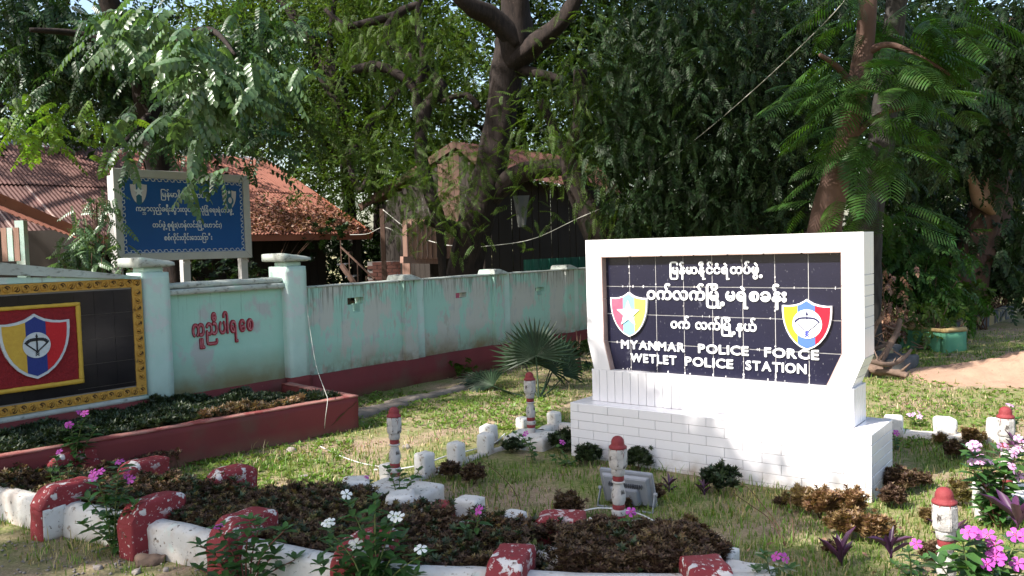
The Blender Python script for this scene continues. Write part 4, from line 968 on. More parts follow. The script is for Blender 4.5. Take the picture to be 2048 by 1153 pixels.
# ------------------------------------------------------------------ old house with the rusty roof
def corr_sheet(w,l,n,amp=.012,k=6):
    V=[];F=[]; m=n*k
    for i in range(m+1):
        x=w*i/m; z=amp*math.sin(2*math.pi*i/k)
        V+= [(x,0,z),(x,l,z)]
    for i in range(m): F.append((2*i,2*i+2,2*i+3,2*i+1))
    return V,F
def build_house():
    ang=math.atan2(.731,.682); e=empty('old_house',(-3.43,20,0),ang,'long low house with rusty red corrugated roof and dark timber walls','house')
    z0,w,rise=1.99,4.53,2.15; pitch=math.atan2(rise,w); L=math.hypot(w,rise)
    V,F=corr_sheet(.86,L/2+.1,11)
    protos={}
    for i in range(17):
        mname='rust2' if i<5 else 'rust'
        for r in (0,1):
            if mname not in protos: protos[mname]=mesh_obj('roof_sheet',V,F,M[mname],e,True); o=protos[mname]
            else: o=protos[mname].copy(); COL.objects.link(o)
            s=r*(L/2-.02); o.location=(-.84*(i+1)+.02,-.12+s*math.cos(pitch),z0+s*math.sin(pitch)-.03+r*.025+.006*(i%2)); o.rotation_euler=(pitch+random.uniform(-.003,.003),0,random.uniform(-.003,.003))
    for i in range(1,17):
        mb=MB(); a=(-.84*i,-.12,z0+.01-.03); b=(-.84*i,w,z0+rise+.0); mb.bar(a,b,.035,.02); mb.obj('roof_seam',M['seam'],e)
    MB().add([(0.05,w-.22,z0+rise-.06),(0.05,w+.22,z0+rise-.06),(0.05,w,z0+rise+.06),(-14.2,w-.22,z0+rise-.06),(-14.2,w+.22,z0+rise-.06),(-14.2,w,z0+rise+.06)],[(0,2,5,3),(1,4,5,2),(0,1,2),(3,5,4),(0,3,4,1)]).obj('ridge_cap',M['ridge'],e)
    MB().add([(.02,w,z0+rise-.02),(.02,2*w,z0-.02),(-14.2,2*w,z0-.02),(-14.2,w,z0+rise-.02)],[(0,1,2,3)]).obj('rear_slope',M['rust'],e)
    MB().box(-14.2,.03,-.10,-.07,z0-.17,z0-.035).obj('fascia_board',M['fascia'],e)
    mb=MB(); mb.bar((.05,-.12,z0-.06),(.05,w,z0+rise-.05),.04,.13); mb.obj('verge_board',M['fascia'],e)
    mb=MB(); mb.bar((.05,2*w,z0-.06),(.05,w,z0+rise-.05),.04,.13); mb.obj('verge_board',M['fascia'],e)
    n=0; x=-.6
    while x>-13.6:
        MB().box(x-.235,x-.005,.9,.93,.25,z0+.3).obj('wall_plank',M['wood_dk'],e); x-=.24
    MB().box(-13.7,-.6,.94,1.0,.2,z0+.3).obj('wall_backing',M['wood_dk'],e)
    MB().prism([(0,0),(1,0),(1,1)],0,1) 
    mb=MB(); mb.add([(-.6,1.0,.2),(-.6,2*w-1,.2),(-.6,2*w-1,z0),(-.6,w,z0+rise-.15),(-.6,1.0,z0+.3)],[(0,1,2,3,4)]); mb.obj('gable_wall',M['wood_dk'],e)
    for x,m in ((-.25,'wood_dk'),(-3.2,'wood_pk'),(-6.5,'wood_brn'),(-9.6,'ledge')):
        MB().box(x-.07,x+.07,.05,.19,0,z0).obj('porch_post',M[m],e)
    for x in (-7.6,-9.0,-10.6):
        f=MB().box(x-.35,x+.35,.86,.895,.75,1.65).obj('shutter',M['wood_brn'],e)
        for k in range(4): MB().box(x-.28+k*.16,x-.20+k*.16,.845,.859,.82,1.58).obj('slat',M['wood_pk'] if k%2 else M['pillar'],f)
    # dry leaves lying on the lower right part of the roof
    n=5200; u=rng.beta(1.1,1.6,n)*-4.6-.02; t=np.clip(rng.beta(1.2,2.3,n)*2.9+.0,0,3.6); keep=rng.uniform(0,1,n)<np.clip(1.25-t/2.6+.1*np.sin(u*3),.05,1); u=u[keep];t=t[keep]; n=len(u)
    c,s=math.cos(ang),math.sin(ang); lx=u; ly=-.1+t*math.cos(pitch); lz=z0+t*math.sin(pitch)+.0+rng.uniform(0,.03,n)
    P=np.stack([lx,ly,lz],1); V,F=scatter(leaf4(.085,.045),P,rotm(rng.uniform(0,6.28,n),rng.normal(.1,.35,n),rng.normal(0,.5,n)),rng.uniform(.6,1.3,n))
    o=np_obj('roof_litter',V,F,M['lf_dry'],e); o['kind']='stuff'
build_house()
def build_porch():
    a=at(-90,362,10.6); b=at(143,458,12.0); e=empty('side_porch',(a.x,a.y,0),0,'small porch roof with terracotta fascia board at the far left','porch'); o=Vector((a.x,a.y,0))
    mb=MB(); mb.bar(a-o,b-o-Vector((0,0,.02)),.05,.15); mb.obj('fascia_board',M['fascia'],e)
    d=(b-a); n=Vector((d.y,-d.x,0)).normalized()
    # corrugated slope falling toward the garden beneath the board
    mb=MB(); k=60; V=[];F=[]
    for i in range(k+1):
        p=a.lerp(b,i/k*.86)-o; q=p+n*1.1*(1-.55*i/k)+Vector((0,0,-.22-.22*(1-i/k))); z=.012*math.sin(i*2*math.pi/5)
        V+= [p+Vector((0,0,z-.08)),q+Vector((0,0,z-.03))]
    for i in range(k): F.append((2*i,2*i+2,2*i+3,2*i+1))
    mesh_obj('porch_roof',V,F,M['rust2'],e,True)
    for k,(px,m) in enumerate(((8,'wood_pk'),(20,'pillar'),(33,'wood_pk'))):
        p=at(px,470,11.2)-o; MB().box(p.x-.035,p.x+.035,p.y-.01,p.y+.01,1.55,2.0).obj('slat',M[m],e)
    p=at(45,500,11.4)-o; MB().box(p.x-.06,p.x+.06,p.y-.05,p.y+.05,0,2.1).obj('post',M['pillar'],e)
    p=at(90,540,12.6)-o; MB().box(p.x-1.9,p.x+.75,p.y,p.y+.05,0,2.0).obj('back_wall',M['wood_dk'],e)
build_porch()
def build_hut():
    o=at(970,560,16.6); o.z=0; e=empty('stilt_hut',o,0,'dark timber hut with corrugated gable roof behind the big trunk','hut')
    def P(px,py,Y): return at(px,py,Y)-o
    def slope(A,B,C_,D_,nm,m,n=9):
        # A-B ridge, D-C eave; corrugated strips
        for i in range(n):
            V=[];F=[];k=24
            for j in range(k+1):
                t=(i+j/k)/n; z=.014*math.sin(j*2*math.pi/4); a=A.lerp(B,t); d=D_.lerp(C_,t); V+= [a+Vector((0,0,z)),d+Vector((0,0,z))]
            for j in range(k): F.append((2*j,2*j+2,2*j+3,2*j+1))
            mesh_obj(nm,V,F,M[m],e,True)
    R1,R2=P(915,284,17.8),P(1185,320,21.5)
    slope(R1,R2,P(1250,389,19.4),P(985,347,16.1),'roof_sheet','rust')
    slope(R1,R2,P(905,372,23.5),P(722,412,19.6),'roof_sheet','rust')
    mb=MB(); mb.bar(P(720,416,19.5),P(915,286,17.7),.05,.16); mb.obj('barge_board',M['wood_brn'],e)
    mb=MB(); mb.bar(P(915,290,17.7),P(987,351,16.05),.05,.14); mb.obj('barge_board',M['wood_brn'],e)
    def wallp(a,b,top_a,top_b,za,nm,m,n):
        for i in range(n):
            t0,t1=i/n+.04/n,(i+1)/n-.04/n; A=a.lerp(b,t0);B=a.lerp(b,t1); ta=top_a+(top_b-top_a)*t0; tb=top_a+(top_b-top_a)*t1; d=(b-a).normalized(); nn=Vector((d.y,-d.x,0))*(.01+.008*(i%3))
            MB().add([(A.x,A.y,za),(B.x,B.y,za),(B.x+nn.x,B.y+nn.y,za),(A.x+nn.x,A.y+nn.y,za),(A.x,A.y,ta),(B.x,B.y,tb),(B.x+nn.x,B.y+nn.y,tb),(A.x+nn.x,A.y+nn.y,ta)],BOXF).obj(nm,M[m],e)
    a=P(970,560,16.7);b=P(1240,560,19.9); zz=P(985,350,16.7).z
    wallp(a,b,zz,P(1240,392,19.9).z,.5,'wall_plank','wood_dk',22)
    MB().bar((a.x,a.y,.5),(b.x,b.y,.5),.08,.16).obj('floor_beam',M['wood_brn'],e)
    # gable planks
    g0=P(760,470,18.9); g1=P(968,470,16.8); n=20
    for i in range(n):
        t=(i+.5)/n; p=g0.lerp(g1,t); ridge=P(915,300,17.3); tt=(ridge-g0).x/(g1-g0).x
        zt=P(760,408,18.9).z+(ridge.z-P(760,408,18.9).z)*(t/tt) if t<tt else ridge.z-(ridge.z-zz)*((t-tt)/(1-tt))
        d=(g1-g0)/n*.47; m='wood_brn' if .60<t<.80 else 'wood_dk'  # browner planks stand in for the sunlit stretch of the gable
        MB().add([(p.x-d.x,p.y-d.y,1.9 if .5<t<.9 else .6),(p.x+d.x,p.y+d.y,1.9 if .5<t<.9 else .6),(p.x+d.x,p.y+d.y+.03,1.9 if .5<t<.9 else .6),(p.x-d.x,p.y-d.y+.03,1.9 if .5<t<.9 else .6),(p.x-d.x,p.y-d.y,zt-.05),(p.x+d.x,p.y+d.y,zt-.05),(p.x+d.x,p.y+d.y+.03,zt-.05),(p.x-d.x,p.y-d.y+.03,zt-.05)],BOXF).obj('gable_plank',M[m],e)
    MB().box(g0.x,g1.x,g0.y+1.0,g0.y+1.05,.3,2.2).obj('dark_interior_wall',M['wood_dk'],e)
    p=P(764,418,15.6); MB().box(p.x-.04,p.x+.04,p.y-.04,p.y+.04,0,p.z).obj('corner_post',M['wood_brn'],e)
    for px,Y in ((990,16.6),(1120,18.2),(1230,19.6)):
        q=P(px,560,Y); MB().box(q.x-.07,q.x+.07,q.y+.1,q.y+.24,0,.6).obj('stilt',M['wood_brn'],e)
    c=P(1042,392,16.9); d=P(1040,455,16.9); V=[];F=[]
    for i in range(7):
        z=c.z+(d.z-c.z)*i/6; w=.17*(1-.55*(i/6)**.8)
        for j in range(6): V.append((c.x-w+2*w*j/5,c.y-.08+.02*math.sin(j*2.3+i*.4),z))
    for i in range(6):
        for j in range(5): F.append((i*6+j,i*6+j+1,i*6+j+7,i*6+j+6))
    mesh_obj('hanging_cloth',V,F,M['cloth'],e,True)
build_hut()
def build_small_structures():
    # plank screen
    a,b=at(806,520,14.9),at(912,520,15.5); e=empty('plank_screen',(a.x,a.y,0),0,'sunlit screen of bleached upright planks on a beam beside the big trunk','screen'); o=Vector((a.x,a.y,0)); n=11; zt=at(806,442,15.2).z; zb=at(806,520,15.2).z
    for i in range(n):
        p=a.lerp(b,(i+.5)/n)-o; w=(b-a).x/n*.47; MB().box(p.x-w,p.x+w,p.y,p.y+.025+.008*(i%2),zb,zt+.03*math.sin(i*.7)).obj('plank',M['wood_pk'],e)
    MB().bar(a-o-Vector((.02,.03,.0)),at(885,522,15.6)-o-Vector((0,.03,0)),.09,.12).obj('beam',M['wood_pk'],e)
    for px in (812,905): p=at(px,530,15.5)-o; MB().box(p.x-.07,p.x+.07,p.y+.0,p.y+.12,0,zb-.06).obj('post',M['wood_pk'],e)
    # green sheets
    a,b=at(1047,520,13.2),at(1185,513,14.4); e=empty('green_sheet_fence',(a.x,a.y,0),0,'dark green ribbed metal sheets showing above the teal wall','fence'); o=Vector((a.x,a.y,0)); n=9
    for i in range(n):
        A=a.lerp(b,i/n)-o;B=a.lerp(b,(i+1)/n)-o; mb=MB(); d=(B-A); k=[0,.12,.2,.8,.88,1]; zz=[0,0,.025,.025,0,0]; 
        P0=[(A.x+d.x*t,A.y+d.y*t-z) for t,z in zip(k,zz)]; V=[(x,y,0) for x,y in P0]+[(x,y,A.z+d.z*.5) for x,y in P0]; mb.add(V,[(j,j+1,j+7,j+6) for j in range(5)]); mb.obj('metal_sheet',M['green_sheet'],e)
    # stair with rail
    a=at(716,562,17.5); e=empty('outdoor_stair',(a.x,a.y,0),0,'grey outdoor stair with thin rails beside the dark house wall','stair'); o=Vector((a.x,a.y,0)); b=at(682,508,18.2)
    MB().bar(Vector((.35,0,.2)),b-o-Vector((0,0,.25)),.06,.10).obj('stringer',M['wood_brn'],e)
    mb=MB(); mb.bar(Vector((.35,0,.95)),b-o+Vector((0,0,.15)),.03); mb.obj('handrail',M['wood_brn'],e)
    for t in (0,.25,.5,.75,1):
        p=Vector((.35,0,.2)).lerp(b-o-Vector((0,0,.25)),t); MB().bar(p,p+Vector((0,0,.55)),.02).obj('baluster',M['wood_brn'],e)
        MB().box(p.x-.1,p.x+.1,p.y,p.y+.6,p.z,p.z+.03).obj('tread',M['metal_d'],e)
    # low brick wall
    a=at(735,540,18.4); e=empty('brick_wall',(a.x,a.y,0),.1,'low dark brick wall glimpsed between the house and the plank screen','wall')
    MB().box(0,1.1,.02,.12,0,1.3).obj('mortar_core',M['joint_g'],e)
    bp=None
    for r in range(8):
        for i in range(5):
            x=i*.22+(.11 if r%2 else 0); 
            if x+.2>1.12: continue
            if bp is None: bp=MB().box(0,.205,0,.10,0,.07).obj('brick',M['brick'],e); q=bp
            else: q=bp.copy(); COL.objects.link(q)
            q.location=(x,0,.66+r*.08)
build_small_structures()
cable('overhead_cable',[at(962,494,13.5),at(1060,480,13.3),at(1150,440,13.0),at(1240,395,12.6),at(1400,272,11.5),at(1530,160,10.2),at(1660,35,9),at(1720,-40,8.5)],.006,M['cable'],'pale overhead cable rising from the big trunk to the upper right','cable')
cable('clothes_line',[at(766,420,15.5),at(830,470,15.3),at(880,488,15),at(905,492,14.6)],.009,M['cable'],'pale line slung from the hut post to the big trunk','line')
cable('thin_line',[at(700,470,17),at(735,468,16.4),at(768,455,15.6),at(800,470,15.6)],.006,M['cable'],'thin slack line between the house eave and hut post','line')
# ------------------------------------------------------------------ striped kerb, green planter, logs, mound on the right
def build_right():
    g='striped kerb stones by the lawn'
    P=[Vector((6.65,12.75,0)),Vector((7.6,13.6,0)),Vector((8.6,14.7,0)),Vector((9.9,16.1,0)),Vector((11.3,17.6,0))]; pts,_=spline([(p,1) for p in P],4)
    acc=[];d=0
    for a,b in zip(pts,pts[1:]):
        L=(b-a).length; k=0
        while k<L: acc.append((a.lerp(b,k/L),math.atan2(b.y-a.y,b.x-a.x))); k+=.36
    for i,(p,an) in enumerate(acc[:17]):
        y=i%2==0
        e=empty('kerb_stone',(p.x,p.y,0),an,('ochre' if y else 'black')+' painted kerb stone, number %s from the green planter box'%['one','two','three','four','five','six','seven','eight','nine','ten','eleven','twelve','thirteen','fourteen','fifteen','sixteen','seventeen'][i],'kerb stone',g)
        rough_block('stone_body',-.175,.175,-.10,.10,-.05,.20,M['kerb_y' if y else 'kerb_b'],e,.03,.01,.06,i)
    for i,(x,y_,an) in enumerate(((3.95,9.35,.95),(4.15,9.66,1.0),(4.36,9.98,.98),(4.6,10.3,.93),(4.85,10.62,.9))):
        e=empty('kerb_stone',(x,y_,0),an,['black','ochre','black','ochre','black'][i]+' kerb stone under the log pile, '+['nearest the sign','second from the sign','third from the sign','fourth from the sign','last before the green box'][i],'kerb stone','striped kerb stones under the logs')
        rough_block('stone_body',-.18,.18,-.10,.10,-.05,.16,M['kerb_y' if i%2 else 'kerb_b'],e,.03,.012,.06,40+i)
    # green box
    e=empty('green_planter',(5.70,11.26,0),R(26.8),'green planter box with faded ochre rim and shrubs growing over it','planter'); w,d=.42,.74
    for q in ((-w/2,w/2,-d/2,-d/2+.09),(-w/2,w/2,d/2-.09,d/2),(-w/2,-w/2+.09,-d/2+.09,d/2-.09),(w/2-.09,w/2,-d/2+.09,d/2-.09)):
        rough_block('side',*q,-.05,.26,M['box_green'],e,.012,.004,.08,q[0]); rough_block('rim',q[0]-.004,q[1]+.004,q[2]-.004,q[3]+.004,.262,.315,M['ochre'],e,.012,.006,.06,q[1])
    MB().box(-w/2+.05,w/2-.05,-d/2+.05,d/2-.05,0,.22).obj('earth',M['soil'],e)
    # logs
    L=[([(1735,760,9.3),(1765,715,9.5),(1790,672,9.7),(1800,640,9.8)],.05,'thick grey log leaning up behind the right edge of the sign'),([(1738,735,9.2),(1760,742,9.1),(1790,745,9.0),(1815,752,8.9)],.055,'gnarled root end lying lowest in the log pile'),([(1740,700,9.8),(1770,690,9.9),(1800,668,10.0)],.03,'slim branch across the log pile'),([(1740,690,9.6),(1752,655,9.6),(1768,622,9.6)],.022,'split stick standing up at the edge of the sign'),([(1742,672,9.7),(1757,640,9.7)],.022,'short pale stick poking up beside the sign'),([(1738,722,9.0),(1770,730,9.0),(1800,722,9.2),(1822,700,9.6)],.03,'bent bark covered branch in the middle of the log pile')]
    for i,(pts,r,lb) in enumerate(L):
        w=[at(*p) for p in pts]; w=[Vector((p.x,p.y,max(p.z,r*.8))) for p in w]; o=Vector((w[0].x,w[0].y,0)); P,rr=spline([(p-o,r*(1-.55*k/len(w))) for k,p in enumerate(w)],7); mb=MB(); mb.tube(P,[q*(1+.25*noise.noise(Vector((k*.7,i,0)))) for k,q in enumerate(rr)],9,.5,seed=i)
        for k in range(3):
            a=P[len(P)*(k+1)//4]; mb.tube([a,a+Vector((random.uniform(-.18,.18),random.uniform(-.1,.1),random.uniform(.05,.16)))],[rr[0]*.4,.004],5)
        ob=mb.obj('log',M['deadwood'],None,True); ob.location=o; tag(ob,lb,'log','dead logs heaped behind the sign')
    e=empty('rubble_slab',(4.5,9.75,0),.9,'dark slab of broken concrete under the logs','rubble'); rough_block('slab_body',-.35,.35,-.2,.2,-.02,.14,M['kerb_b'],e,.03,.02,.05,77)
    # earth mound
    V=[];F=[];n=70;m=40; x0,x1,y0,y1=3.9,8.2,8.1,9.9
    for j in range(m+1):
        for i in range(n+1):
            x=x0+(x1-x0)*i/n;y=y0+(y1-y0)*j/m; u=(x-x0)/(x1-x0);v=(y-y0)/(y1-y0); b=math.sin(math.pi*min(1,v))**1.2*min(1,max(0,(u-.08)/.3))*min(1,(1-u)/.1+.0001)
            h=.20*b*(1+.5*noise.noise(Vector((x*2,y*3,5))))+b*.07*noise.noise(Vector((x*7,y*9,1)))+b*.045*noise.noise(Vector((x*30,y*30,1)))-.02*(1-b)
            V.append((x,y,h))
    for j in range(m):
        for i in range(n): a=j*(n+1)+i; F.append((a,a+1,a+n+2,a+n+1))
    mm=mat('loose pinkish earth',(.36,.235,.165),.95,col2=(.29,.18,.125),scale=5,bump=.8,bscale=30,coord='World',layers=[((.12,.08,.05),40,.66,.7),((.5,.4,.3),60,.68,.72)])
    o=mesh_obj('earth_mound',V,F,mm,None,True); tag(o,kind='structure')
    # broken concrete edging by the wall
    g='broken concrete strip pieces near the wall base'
    for i,(px,py,L_,lb) in enumerate(((712,836,.5,'short cracked concrete strip closest to the planter corner'),(760,822,.62,'cracked concrete strip second from the planter'),(830,802,.72,'longest concrete strip, middle of the wall base path'),(905,785,.6,'farthest concrete strip, close to the fan palm'))):
        p=ground(px,py); e=empty('concrete_strip',(p.x,p.y,0),R(47)+random.uniform(-.1,.1),lb,'concrete strip',g); rough_block('slab_body',-L_/2,L_/2,-.07,.07,-.03,.05,M['cement'],e,.02,.012,.04,80+i)
build_right()
# small loose things on the ground
def loose():
    mb=MB(); 
    for k in range(260):
        r=random.random()
        if r<.7: p=ground(random.uniform(0,420),random.uniform(1075,1153))
        else: p=ground(random.uniform(560,1150),random.uniform(830,1000))
        s=random.uniform(.004,.013); 
        v=[(p.x+s*random.uniform(.7,1.2)*x,p.y+s*random.uniform(.7,1.2)*y,s*.6*z+.004) for x,y,z in ((1,0,0),(0,1,0),(-1,0,0),(0,-1,0),(0,0,1),(0,0,-1))]
        mb.add(v,[(0,1,4),(1,2,4),(2,3,4),(3,0,4),(1,0,5),(2,1,5),(3,2,5),(0,3,5)])
    o=mb.obj('gravel',M['stone'],None,True); o['kind']='stuff'
    for i,(px,py,s,lb) in enumerate(((195,1139,.022,'rounded grey pebble at the bottom left'),(233,1130,.017,'small tan pebble below the second red post'),(333,1142,.018,'pale pebble right of the wood chunk'),(272,1147,.018,'bluish grey pebble left of the wood chunk'),(610,958,.03,'pale stone in the lawn behind the bronze bed'),(812,898,.03,'small grey stone on the sunlit lawn'),(582,905,.035,'rough grey stone in the grass below the planter wall'))):
        p=ground(px,py); e=empty('pebble',(p.x,p.y,0),i,lb,'stone','loose stones'); rough_block('stone_body',-s,s,-s*.8,s*.8,-s*.3,s*.9,M['stone'],e,s*.5,s*.25,s*.3,i,freq=40)
    p=ground(305,1128); e=empty('wood_chunk',(p.x,p.y,0),.35,'reddish brown chunk of rotten wood between the red posts','wood'); rough_block('wood_body',-.085,.075,-.035,.035,-.01,.05,M['deadwood'],e,.02,.022,.012,3,freq=18)
loose()
# ------------------------------------------------------------------ trees
def tree(name,label,cat,limbs,crowns,barkm,group=None,n=12,jit=.28,root=None):
    b=at(*limbs[0][0][:3]) if root is None else Vector(root)
    o=Vector((b.x,b.y,0)); e=empty(name,o,0,label,cat,group); mb=MB()
    for k,l in enumerate(limbs):
        P,rr=spline([(at(px,py,Y)-o,w/2/F_PX*Y) for px,py,Y,w in l],7)
        if k==0 and root is None: P=[Vector((P[0].x,P[0].y,-.1))]+P if P[0].z>.1 else P; rr=[rr[0]*1.15]+rr if len(rr)<len(P) else rr
        mb.tube(P,rr,n if l[0][3]>30 else 8,jit,seed=k*3.3)
    mb.obj('trunk',barkm,e,True)
    for c in crowns:
        nm,T,m,blobs,kw=c; B=[]
        for px,py,Y,rx,ry,cnt in blobs:
            p=at(px,py,Y); sx=rx/F_PX*Y; sz=ry/F_PX*Y; B.append(((p.x,p.y,p.z),(sx,kw.get('deep',.9)*(sx+sz)/2,sz),cnt))
        kw={k:v for k,v in kw.items() if k!='deep'}; cl=kw.pop('cl',.3); pts=blob_points(B,kw.pop('dens',1),cl)
        crown(nm,T,pts,M[m],e,**kw)
    return e
def trees():
    # broad leaved tree over the board
    tree('broadleaf_tree','broad leaved tree with large glossy leaflets hanging over the blue board','tree',
     [[(352,620,14.6,52),(345,500,14.5,46),(318,330,14.2,44),(292,200,14,42),(262,110,13.8,44),(225,20,13.5,40),(190,-80,13.2,34)],
      [(292,180,14,26),(350,90,13,20),(420,60,12,12),(470,110,11,6)],[(300,230,14,22),(240,290,13,10),(150,250,11.6,6)],[(370,640,15.2,22),(362,545,15.2,20),(372,430,15,18),(400,300,14.5,14)],[(262,110,13.8,24),(160,70,13.5,16),(60,60,13,9)]],
     [('crown',T_BIG,'lf_big',[(110,80,14.4,150,100,330),(330,60,13.0,150,90,300),(250,165,14.4,110,55,160),(30,20,14,110,80,180),(430,205,12.7,110,40,150),(535,250,12.2,45,26,30),(325,255,13.4,50,14,30),(170,160,15.5,130,80,130),(512,318,12.6,12,22,7),(500,50,12.2,80,70,90),(405,310,11.9,28,10,8)],dict(cl=.28,deep=.6)),
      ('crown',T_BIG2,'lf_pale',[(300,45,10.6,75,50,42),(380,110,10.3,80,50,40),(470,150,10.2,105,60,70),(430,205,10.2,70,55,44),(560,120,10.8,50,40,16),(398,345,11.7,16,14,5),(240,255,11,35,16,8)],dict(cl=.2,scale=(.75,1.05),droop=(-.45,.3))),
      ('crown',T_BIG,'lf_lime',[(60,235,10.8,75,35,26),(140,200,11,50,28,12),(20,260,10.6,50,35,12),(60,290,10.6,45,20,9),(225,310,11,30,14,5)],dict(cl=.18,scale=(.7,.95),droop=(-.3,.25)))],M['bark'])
    # big neem
    tree('neem_tree','massive dark trunked neem tree rising behind the teal wall in the centre','tree',
     [[(922,650,14.3,96),(930,555,14.2,76),(943,486,14.1,68),(956,427,14,66),(973,370,14,68),(994,277,14,62),(1006,208,14,60),(1014,140,14,66),(1030,90,13.9,74),(1032,30,13.8,56),(1030,-70,13.6,48)],
      [(1024,125,13.9,48),(1075,85,13.6,38),(1130,35,13.3,32),(1180,-60,13,26)],[(1030,80,13.8,52),(980,32,13.5,40),(930,5,13.2,32),(870,-70,13,26)],
      [(975,400,14,44),(1030,352,13.8,38),(1090,338,13.6,34),(1150,330,13.5,30),(1175,290,13.4,22)],[(1040,140,13.9,24),(1085,150,13.7,20),(1130,162,13.6,16)],
      [(945,480,14.1,40),(905,455,13.9,28),(850,440,13.8,18)],[(958,215,14.1,14),(930,190,14.2,12),(880,205,14.3,8)]],
     [('crown',T_NEEM,'lf_neem',[(760,330,13,130,90,330),(640,230,13,80,90,190),(860,400,12.8,90,70,150),(870,130,14.5,110,110,170),(1080,230,13,60,110,120),(1100,320,12.7,90,50,120),(960,330,12.9,60,35,55),(790,430,12.9,30,40,26),(1100,60,14.2,60,60,50),(885,470,12.9,26,40,16),(905,330,12.8,55,45,60),(1015,80,12.6,18,38,7),(1050,430,12.8,24,40,16),(1180,120,13,70,110,130)],dict(cl=.3,droop=(-.35,.45),scale=(.65,1.05)))],M['bark'],jit=.22,n=16)
    tree('leaning_tree','thick leaning trunk just left of the sign top, behind the green sheets','tree',
     [[(1226,620,13.6,70),(1214,500,13.5,64),(1185,430,13.4,66),(1152,370,13.3,54),(1140,310,13.2,36),(1162,250,13.1,34),(1160,140,13,26)],[(1232,520,13.5,34),(1240,450,13.5,26),(1256,405,13.5,16)],[(1142,330,13.3,26),(1120,280,13.2,20),(1080,200,13.2,12)]],
     [('crown',T_NEEM,'lf_neem',[(1190,250,12.8,60,70,100),(1230,390,12.6,45,60,80),(1150,180,13,60,80,80)],dict(cl=.25,droop=(-.8,.3)))],M['bark'],jit=.35,n=14)
    tree('forked_tree','slim pale footed tree forking into black crooked limbs left of the big trunk','tree',
     [[(888,640,13.6,20),(885,550,13.6,18),(880,450,13.7,20),(858,380,13.9,30),(843,312,14,26),(850,225,14.2,26),(880,173,14.4,27),(840,132,14.6,21),(790,95,14.8,16),(774,62,15,18),(798,26,15,18),(840,8,15,12)],
      [(850,250,14.2,26),(835,200,14.3,22),(848,120,14.4,18),(836,40,14.6,14),(850,-40,14.7,10)],[(835,190,14.3,14),(812,160,14.3,18),(760,134,14.4,20),(705,142,14.4,18)],[(800,28,15,16),(740,45,15.2,16),(690,50,15.3,12),(650,20,15.4,8)]],
     [('crown',T_NEEM,'lf_neem',[(800,230,14.2,80,70,120),(850,120,14.0,90,80,130),(740,70,14.6,90,60,110)],dict(cl=.3,droop=(-.6,.3)))],M['bark'],jit=.3)
    tree('background_tree','spreading thin limbed tree behind the house roof, upper left of centre','tree',
     [[(716,640,26,30),(714,520,26,28),(700,420,26,26),(690,300,24,26),(680,180,19,26),(640,110,19,24),(600,50,19,20),(545,-20,19,16)],[(690,230,19,20),(640,150,19,14),(620,60,19,10)],[(695,330,22,14),(640,280,21,14),(560,200,20,10)],[(680,180,19,16),(660,90,19,12),(670,0,19,9)],[(690,330,18.8,16),(740,250,18.8,12),(800,180,18.8,8)],[(610,60,19,14),(570,90,19,10),(520,80,19,8)],[(690,300,18.8,16),(720,380,18.6,14),(745,330,18.5,10)]],
     [('crown',T_FAR,'lf_far',[(620,120,19.5,180,130,900),(800,100,20,160,120,800),(680,300,19.5,130,100,520),(560,230,19.5,80,100,240)],dict(cl=.45))],M['bark'],'trees beyond the wall')
    # hanging dark tree behind the sign
    tree('hanging_tree','tall tree with dense dark drooping foliage filling the space above the sign','tree',
     [[(1500,640,13.5,60),(1505,400,13.5,54),(1512,200,13.4,40),(1516,80,13.3,34),(1520,-60,13.2,26)],[(1508,300,13.4,24),(1400,180,12.8,14),(1320,100,12.4,8)],[(1512,200,13.4,20),(1600,120,13,12)]],
     [('crown',T_HANG,'lf_dark',[(1290,180,12.3,130,200,1150),(1420,230,11.8,130,220,1500),(1540,200,11.6,100,200,1100),(1320,400,12.2,90,75,560),(1470,410,11.8,110,80,700),(1600,330,11.8,60,110,260),(1620,60,12,90,90,380),(1400,30,12.4,200,90,600),(1230,300,12.7,60,100,200)],dict(cl=.26,droop=(-.45,.5),scale=(.7,1.15)))],M['bark'],jit=.3)
    # feathery tree
    tree('flame_tree','smooth reddish trunk with fine feathery fronds behind the sign corner','tree',
     [[(1632,660,9.4,78),(1648,470,9.3,66),(1668,370,9.2,54),(1688,290,9.2,46),(1712,190,9.1,42),(1728,100,9.1,38),(1735,20,9,34),(1740,-70,9,28)],[(1725,110,9.1,20),(1780,90,8.9,12),(1850,120,8.7,8),(1900,150,8.6,5)],[(1712,190,9.1,20),(1680,140,8.9,12),(1640,110,8.6,7)],[(1690,290,9.2,18),(1760,230,9.0,10),(1850,210,8.8,6)]],
     [('crown',T_FLAME,'lf_flame',[(1740,40,9,120,60,36),(1840,85,8.7,90,60,26),(1680,150,8.8,70,60,20),(1810,220,8.8,120,80,40),(1720,290,9.1,90,50,24),(1712,215,8.7,50,40,9),(1650,205,8.4,45,30,7),(1760,180,9.2,110,100,30),(1730,430,9.0,90,50,14),(1650,400,9.1,40,50,5)],dict(cl=.2,droop=(-.35,.25),scale=(.6,.98),center=tuple(at(1735,190,9.1)))),],M['bark_s'],jit=.12,n=16)
    tree('cracked_bark_tree','grey trunk with deeply cracked bark beside the reddish trunk','tree',
     [[(1722,660,10.8,74),(1730,470,10.7,62),(1742,380,10.7,56),(1756,300,10.6,52),(1775,180,10.6,44),(1790,40,10.5,38),(1800,-60,10.5,30)]],
     [('crown',T_HANG,'lf_dark',[(1830,260,11.2,80,100,220),(1790,120,11.4,90,110,260),(1700,60,11.3,90,80,220)],dict(cl=.25))],M['bark_g'],jit=.35,n=16)
